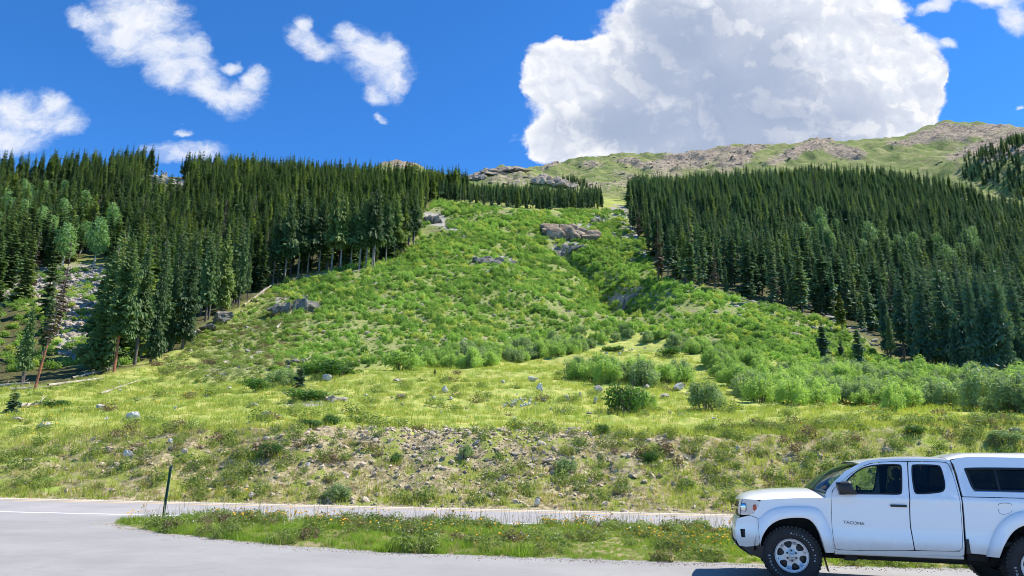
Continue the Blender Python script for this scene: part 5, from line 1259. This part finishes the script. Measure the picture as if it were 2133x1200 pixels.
    # camper shell
    SW = chaikin([(2.293,1.612),(2.992,1.622),(3.70,1.618),(3.78,1.59),(3.84,1.36),(3.80,1.312),(2.911,1.305),(2.345,1.299),(2.312,1.345),(2.285,1.53),(2.275,1.585)], 2)
    sh = [(2.140,1.697),(2.165,1.641),(2.180,1.512),(2.184,1.329),(2.188,1.236),(3.0,1.240),(4.02,1.245),(3.93,1.72),(3.7,1.745),(2.6,1.752),(2.354,1.748),(2.246,1.735)]
    panel('shell_side', sh, [SW], depth=.04, off=.0)
    panel('shell_window', inset_poly(SW, -.01), mat=TM['tint'], off=-.014, depth=0)
    panel('shell_window_frame', SW, [inset_poly(SW, .03)], mat=TM['black'], off=.003, depth=.02, grid=9)
    panel('shell_window_divider', [(2.62,1.32),(2.65,1.32),(2.65,1.60),(2.62,1.60)], mat=TM['black'], off=.0, depth=.01, grid=9)
    panel('shell_trim', [(2.33,1.300),(3.80,1.306),(3.80,1.316),(2.33,1.310)], mat=TM['chrome'], off=.006, depth=.01, grid=.2)
    # roofs
    NS = 21; ss = np.linspace(-1, 1, NS)
    def cross(u, hs, hc, p=3.2, du=0.0):
        w = winset(u, hs); half = (WD / 2 - w); return [(u + du * (1 - abs(s) ** 2), WD / 2 + s * half, hs + (hc - hs) * (1 - abs(s) ** p)) for s in ss]
    rows = [cross(u, interp(ROOFS, u), interp(ROOFC, u), 3.5, -.06 * max(0, 1 - (u - .985) / .3)) for u in np.linspace(.985, 2.13, 22)]
    loft('roof', rows, TM['paint'])
    STOP = [(2.10,1.700),(2.14,1.712),(2.25,1.735),(2.35,1.748),(2.6,1.752),(3.7,1.745),(3.93,1.72)]; SC = [(2.10,1.742),(2.246,1.788),(2.354,1.813),(2.6,1.822),(3.5,1.83),(3.93,1.80)]
    loft('shell_roof', [cross(u, interp(STOP, u), interp(SC, u), 4.0) for u in np.linspace(2.11, 3.93, 26)], TM['paint'])
    # hood, from the cowl down over the nose
    HC = [(-.60,1.090),(-.57,1.135),(-.52,1.170),(-.414,1.205),(-.211,1.243),(.09,1.268),(.366,1.275),(.56,1.262)]; HS = [(-.601,1.112),(-.349,1.106),(-.132,1.129),(.167,1.152),(.425,1.164),(.56,1.168)]
    rows = []
    for u in np.r_[np.linspace(-.60, -.45, 8), np.linspace(-.40, .56, 18)]:
        hs = interp(HS, u) ; hc = max(interp(HC, u), hs - .02); rows.append(cross(u, hs, hc, 2.6, -.06 * max(0, (.1 - u) / .7)))
    loft('hood', rows, TM['paint'])
    # windshield, cowl
    rows = []
    for t in np.linspace(0, 1, 10):
        u = .50 + (.985 - .50) * t; h = interp(APIL, u); w = winset(u, h) + .02; half = WD / 2 - w
        rows.append([(u + .008 - (.11 * (1 - t) + .06) * (1 - abs(s) ** 2.2), WD / 2 + s * half, h + .004 + (.045 * (1 - t) + .010) * (1 - abs(s) ** 2)) for s in ss])
    loft('windshield', rows, glass_mat('windshield_glass', (.55, .68, .62), 0))
    loft('windshield_seal', [[(p[0] - .012, p[1], p[2] - .004) for p in rows[0]], [(p[0] + .03, p[1], p[2] + .012) for p in rows[0]]], TM['black'])
    # front fascia between the side pieces: bumper, grille
    def front(nm, u_of_h, hs, mat, inset=.0, bow=.035, s0=1.0, push=0.0):
        rows = []
        for h in hs:
            u = u_of_h(h); w = winset(u, h) + inset; half = (WD / 2 - w) * s0
            rows.append([(u + push - bow * (1 - abs(s) ** 2.5), WD / 2 + s * half, h) for s in ss])
        return loft(nm, rows, mat)
    bu = [(.44,-.60),(.47,-.66),(.54,-.695),(.648,-.705),(.78,-.69),(.842,-.66),(.87,-.63)]
    front('front_bumper', lambda h: float(np.interp(h, [q[0] for q in bu], [q[1] for q in bu])), np.linspace(.46, .87, 9), TM['paint'])
    front('bumper_intake', lambda h: -.70, [.52, .58, .64], TM['black'], bow=.045, s0=.7)
    front('grille', lambda h: float(np.interp(h, [.86, 1.0, 1.10], [-.635, -.622, -.595])), np.linspace(.86, 1.10, 6), TM['black'], inset=.0, bow=.035)
    front('grille_bar', lambda h: -.630, [.96, .975, .99], TM['chrome'], inset=.12, bow=.045)
    front('grille_frame', lambda h: float(np.interp(h, [1.07, 1.12], [-.61, -.585])), [1.07, 1.085, 1.10, 1.115], TM['chrome'], inset=.10, bow=.05)
    front('lower_valance', lambda h: float(np.interp(h, [.33, .40, .47, .53], [-.45, -.585, -.68, -.70])), np.linspace(.33, .53, 6), TM['black'], push=-.012)
    panel('valance_side', [(-.70,.54),(-.705,.49),(-.65,.43),(-.54,.375),(-.36,.32),(-.34,.48),(-.40,.505),(-.576,.468),(-.67,.474)], mat=TM['black'], off=-.02, depth=.05)
    # inner shell, wheel wells, floor, frame (dark)
    boxes('underbody', [(-.45,4.0,.25,WD-.25,.42,.60),(.5,2.15,.10,WD-.10,.44,.56),(-.30,3.9,.45,.58,.34,.44),(-.30,3.9,WD-.58,WD-.45,.34,.44),(.70,.86,.12,.40,.352,.45),(1.0,1.9,.3,.6,.38,.45),(.9,2.1,.12,.2,.41,.46),(2.2,2.45,.15,.9,.42,.55)], TM['under'])
    boxes('engine_block', [(-.40,.45,.34,WD-.34,.50,1.02)], TM['under']); boxes('front_axle', [(-.06,.06,.25,WD-.25,.33,.45)], TM['under']); boxes('rear_axle', [(RC-.07,RC+.07,.25,WD-.25,.32,.46),(RC-.15,RC+.15,WD/2-.15,WD/2+.15,.27,.52)], TM['under'])
    def well(cu, R, top, nm):
        for side in (0, 1):
            rows = []
            for v in (.06, .36):
                rows.append([(cu + R * math.cos(a), WD - v if side else v, .42 + (top - .42) * max(0, math.sin(a)) if math.sin(a) > -.1 else .36) for a in np.linspace(math.pi + .1, -.1, 22)])
            n = len(rows[0]); rows.append([(cu + (p[0] - cu) * .02, p[1], .5) for p in rows[1]]); loft(nm, rows, TM['under'])
    well(.03, .50, .95, 'wheel_well'); well(RC, .53, .97, 'wheel_well')
    # rocker panel
    for side in (0, 1):
        rows = []
        for h, v in ((.475, .03), (.465, .012), (.448, .014), (.432, .035), (.43, .15)):
            rows.append([(u, WD - v if side else v, h + .0075 * (u - .6)) for u in np.linspace(.565, 2.12, 12)])
        loft('rocker_panel', rows, TM['paint'])
    # rear end
    rows = []
    for h in (.62, .8, 1.0, 1.236, 1.5, 1.72):
        u = 4.05 if h < 1.24 else 4.02 - (h - 1.245) * .19; w = winset(u, h); rows.append([(u, WD / 2 + s * (WD / 2 - w), h) for s in ss])
    loft('tailgate', rows[:4], TM['paint']); loft('shell_rear_window', rows[3:], TM['tint'])
    loft('shell_rear_frame', [rows[-1], cross(3.93, 1.72, 1.80, 4.0)], TM['paint'])
    boxes('rear_bumper', [(4.04, 4.16, .08, WD - .08, .52, .68)], TM['chrome'], bev=.03)
    for v in (.03, WD - .13): boxes('tail_light', [(4.02, 4.07, v, v + .10, .85, 1.15)], TM['red'])
    loft('cab_back', [[(2.12, v, 1.25), (2.12, v, 1.66)] for v in np.linspace(.12, WD - .12, 4)], TM['tint']); boxes('cab_bulkhead', [(2.11,2.14,.06,WD-.06,.6,1.26)], TM['black']); boxes('bed_floor', [(2.20,4.0,.08,WD-.08,.62,.68),(2.20,2.24,.06,WD-.06,.62,1.3)], TM['under'])
    # interior
    def seat(v0):
        s = boxes('seat', [(1.22,1.66,v0,v0+.48,.80,.98)], TM['seat'], bev=.04); boxes('backrest', [(1.60,1.76,v0,v0+.48,.9,1.42)], TM['seat'], s, .04); boxes('headrest', [(1.66,1.75,v0+.12,v0+.36,1.42,1.60)], TM['seat'], s, .03); return s
    seat(.22); seat(WD - .70); boxes('rear_seat', [(1.95,2.08,.2,WD-.2,.8,1.35)], TM['seat'], bev=.03)
    boxes('dashboard', [(.55,.90,.14,WD-.14,.80,1.20)], TM['black'], bev=.05)
    V, Fq = [], []
    for i in range(24):
        for j in range(6):
            a = 6.283 * i / 24; b = 6.283 * j / 6; R = .18 + .014 * math.cos(b); x = .014 * math.sin(b); y = R * math.cos(a); z = R * math.sin(a); V.append((1.05 + x * .9 - z * .35, .46 + y, 1.16 + z * .93))
    for i in range(24):
        for j in range(6): Fq.append((i * 6 + j, ((i + 1) % 24) * 6 + j, ((i + 1) % 24) * 6 + (j + 1) % 6, i * 6 + (j + 1) % 6))
    link('steering_wheel', mesh_np('steering_wheel', V, Fq, TM['black'], True), TR)
    # mirrors
    def mirror(side):
        bm = bmesh.new(); bmesh.ops.create_cube(bm, size=1)
        for v in bm.verts:
            x, y, z = v.co; s = (.115 if x > 0 else .095); v.co = Vector((.735 + x * .20 + (.02 if z < 0 else -.015), -.13 + y * .17, 1.305 + z * .17 + x * .02))
        bmesh.ops.subdivide_edges(bm, edges=bm.edges[:], cuts=3, use_grid_fill=True)
        c = Vector((.735, -.13, 1.305))
        for v in bm.verts:
            d = v.co - c; q = Vector((d.x / .10, d.y / .085, d.z / .085)); L = (abs(q.x) ** 4 + abs(q.y) ** 4 + abs(q.z) ** 4) ** .25
            if L > 1e-6: k = 1 / max(L, 1e-3) * max(abs(q.x), abs(q.y), abs(q.z)); v.co = c + d * k
        for f in bm.faces: f.smooth = True
        bmesh.ops.create_cube(bm, size=1, matrix=Matrix.Translation((.82, -.01, 1.245)) @ Matrix.Diagonal((.13, .12, .05, 1)))
        if side:
            for v in bm.verts: v.co.y = WD - v.co.y
            bmesh.ops.reverse_faces(bm, faces=bm.faces[:])
        me = bpy.data.meshes.new('side_mirror'); bm.to_mesh(me); bm.free(); me.materials.append(TM['black']); return link('side_mirror', me, TR)
    mirror(0); mirror(1)
    panel('mirror_patch', [(.665,1.228),(.83,1.228),(.80,1.33),(.735,1.33)], mat=TM['black'], off=.004, depth=.01, grid=9)
    # door handles
    for side in (0, 1):
        bm = bmesh.new(); bmesh.ops.create_cube(bm, size=1, matrix=Matrix.Translation((1.40, -.022, 1.090)) @ Matrix.Diagonal((.20, .018, .030, 1))); bmesh.ops.create_cube(bm, size=1, matrix=Matrix.Translation((1.31, -.005, 1.090)) @ Matrix.Diagonal((.02, .04, .025, 1))); bmesh.ops.create_cube(bm, size=1, matrix=Matrix.Translation((1.49, -.005, 1.090)) @ Matrix.Diagonal((.02, .04, .025, 1)))
        bmesh.ops.bevel(bm, geom=bm.edges[:], offset=.006, segments=2, affect='EDGES')
        if side:
            for v in bm.verts: v.co.y = WD - v.co.y
            bmesh.ops.reverse_faces(bm, faces=bm.faces[:])
        me = bpy.data.meshes.new('door_handle'); bm.to_mesh(me); bm.free(); me.materials.append(TM['black']); link('door_handle', me, (fdoors[0] if not side else fdoors[1]))
    # badge on the door
    def text_mesh(s, size, ext=.002):
        cu = bpy.data.curves.new('text', 'FONT'); cu.body = s; cu.size = size; cu.extrude = ext; cu.align_x = 'CENTER'; cu.align_y = 'CENTER'
        ob = bpy.data.objects.new('text', cu); COL.objects.link(ob); dg = bpy.context.evaluated_depsgraph_get(); me = bpy.data.meshes.new_from_object(ob.evaluated_get(dg)); bpy.data.objects.remove(ob); return me
    me = text_mesh('TACOMA', .055)
    w = max(v.co.x for v in me.vertices) - min(v.co.x for v in me.vertices)
    for v in me.vertices: x, y, z = v.co; v.co = (.832 + x * .262 / w, winset(.83, .845) - .004 - z, .846 + y * 1.0 - .012 * x / w)
    me.materials.clear(); me.materials.append(TM['badge']); link('badge', me, fdoors[0])
    # mud flaps
    for v in (.06, WD - .30): 
        o = loft('mud_flap', [[(.43, v, .50), (.43, v + .24, .50)], [(.455, v, .35), (.455, v + .24, .35)], [(.49, v, .19), (.49, v + .24, .19)]], TM['black'])
    for v in (.06, WD - .30): loft('mud_flap', [[(RC+.46, v, .52), (RC+.46, v + .24, .52)], [(RC+.50, v, .2), (RC+.50, v + .24, .2)]], TM['black'])
    # wheels
    def lathe(prof, n=64):
        V = []; Fq = []
        for i in range(n):
            a = 6.28318 * i / n
            for (r, y) in prof: V.append((r * math.cos(a), y, r * math.sin(a)))
        k = len(prof)
        for i in range(n):
            for j in range(k - 1): Fq.append((i * k + j, ((i + 1) % n) * k + j, ((i + 1) % n) * k + j + 1, i * k + j + 1))
        return V, Fq
    TR_ = .386
    prof = [(.205,.24),(.30,.255),(.365,.245),(.383,.22),(TR_,.19),(TR_,.17),(.379,.168),(.379,.158),(TR_,.156),(TR_,.125),(.379,.123),(.379,.113),(TR_,.111),(TR_,.080),(.379,.078),(.379,.068),(TR_,.066),(TR_,.045),(.383,.02),(.368,.004),(.345,-.004),(.30,-.012),(.262,-.010),(.240,.002),(.226,.008),(.205,.02)]
    def ky(r): return .0
    RY = lambda r: .012 + .030 * max(0, 1 - r / .20) * 0 + (.022 * max(0, min(1, (.19 - r) / .06)))
    def rim_w(u, h):
        r = math.hypot(u, h); return .014 + (.028 * max(0, min(1, (.195 - r) / .05))) - (.012 * max(0, min(1, (.08 - r) / .03)))
    def wheel(cu, v, mirror_, steer=0.0, first=False):
        V, Fq = lathe(prof); W0 = mesh_np('wheel', V, Fq, TM['rubber'], True); w = link('wheel', W0, TR)
        # tread blocks roughen the tyre
        w.location = (cu, v, .386); w.rotation_euler = (0, 0, steer + (math.pi if mirror_ else 0))
        bm = bmesh.new()
        for i in range(46):
            a = 6.28318 * i / 46
            for yy in (.012, .228):
                m = Matrix.Rotation(-a, 4, 'Y') @ Matrix.Translation((TR_ - .010, yy, 0)) @ Matrix.Diagonal((.028, .04, .026, 1)); bmesh.ops.create_cube(bm, size=1, matrix=m)
        me = bpy.data.meshes.new('tread_lugs'); bm.to_mesh(me); bm.free(); me.materials.append(TM['rubber']); link('tread_lugs', me, w)
        circ = [(.217 * math.cos(a), .217 * math.sin(a)) for a in np.linspace(0, 6.28318, 73)[:-1]]
        holes = []; tri = []
        for k in range(6):
            a = 6.28318 * (k + .5) / 6 + .25; ca, sa = math.cos(a), math.sin(a)
            H = [(.108, -.026), (.150, -.052), (.176, -.050), (.188, -.030), (.191, 0), (.188, .030), (.176, .050), (.150, .052), (.108, .026), (.100, 0)]
            holes.append(chaikin([(x * ca - y * sa, x * sa + y * ca) for x, y in H], 1))
            a = 6.28318 * k / 6 + .25; ca, sa = math.cos(a), math.sin(a); tri.append([(x * ca - y * sa, x * sa + y * ca) for x, y in ((.168, 0), (.186, -.011), (.186, .011))])
        rim = panel('rim', circ, holes + tri, mat=TM['alloy'], wf=rim_w, grid=.03, both=False, parent=w, depth=.035)[0]
        V, Fq = lathe([(.219,.004),(.222,.0),(.217,.003),(.208,.012),(.205,.03),(.203,.14)], 64); link('rim_lip', mesh_np('rim_lip', V, Fq, TM['alloy'], True), w)
        V, Fq = lathe([(.204,.09),(.15,.075),(.01,.075)], 40); link('brake_disc', mesh_np('brake_disc', V, Fq, TM['dark'], True), w)
        V, Fq = lathe([(.034,.03),(.034,.002),(.028,-.004),(.001,-.006)], 28); link('hub_cap', mesh_np('hub_cap', V, Fq, TM['alloy'], True), w)
        bm = bmesh.new()
        for k in range(6):
            a = 6.28318 * k / 6 + .25 + .3; bmesh.ops.create_cone(bm, cap_ends=True, segments=10, radius1=.0125, radius2=.0125, depth=.03, matrix=Matrix.Translation((.066 * math.cos(a), .022, .066 * math.sin(a))) @ Matrix.Rotation(math.pi / 2, 4, 'X'))
        me = bpy.data.meshes.new('lug_nuts'); bm.to_mesh(me); bm.free(); me.materials.append(TM['dark']); link('lug_nuts', me, w)
        if first is not None:
            bmL = bmesh.new()
            for s, a0, da in (('All-Terrain T/A', math.radians(88), -math.radians(7.0)), ('BFGoodrich', math.radians(182), math.radians(8.0))):
                for i, ch in enumerate(s):
                    if ch == ' ': continue
                    m_ = text_mesh(ch, .040, .001); a = a0 + da * i
                    for vv in m_.vertices:
                        x, y, z = vv.co
                        if da < 0: r = .292 + y; t = a - x / .292; rr = r
                        else: r = .292 - y; t = a + x / .292
                        vv.co = (r * math.cos(t), -.0135 - z, r * math.sin(t))
                    bmL.from_mesh(m_); bpy.data.meshes.remove(m_)
            me = bpy.data.meshes.new('lettering'); bmL.to_mesh(me); bmL.free(); me.materials.clear(); me.materials.append(TM['letter']); link('lettering', me, w)
        return w
    wheel(.018, .035, False, math.radians(-3)); wheel(.018, WD - .035, True, math.radians(-3)); wheel(RC, .035, False); wheel(RC, WD - .035, True)
truck()
print('OBJECTS', len(bpy.data.objects))
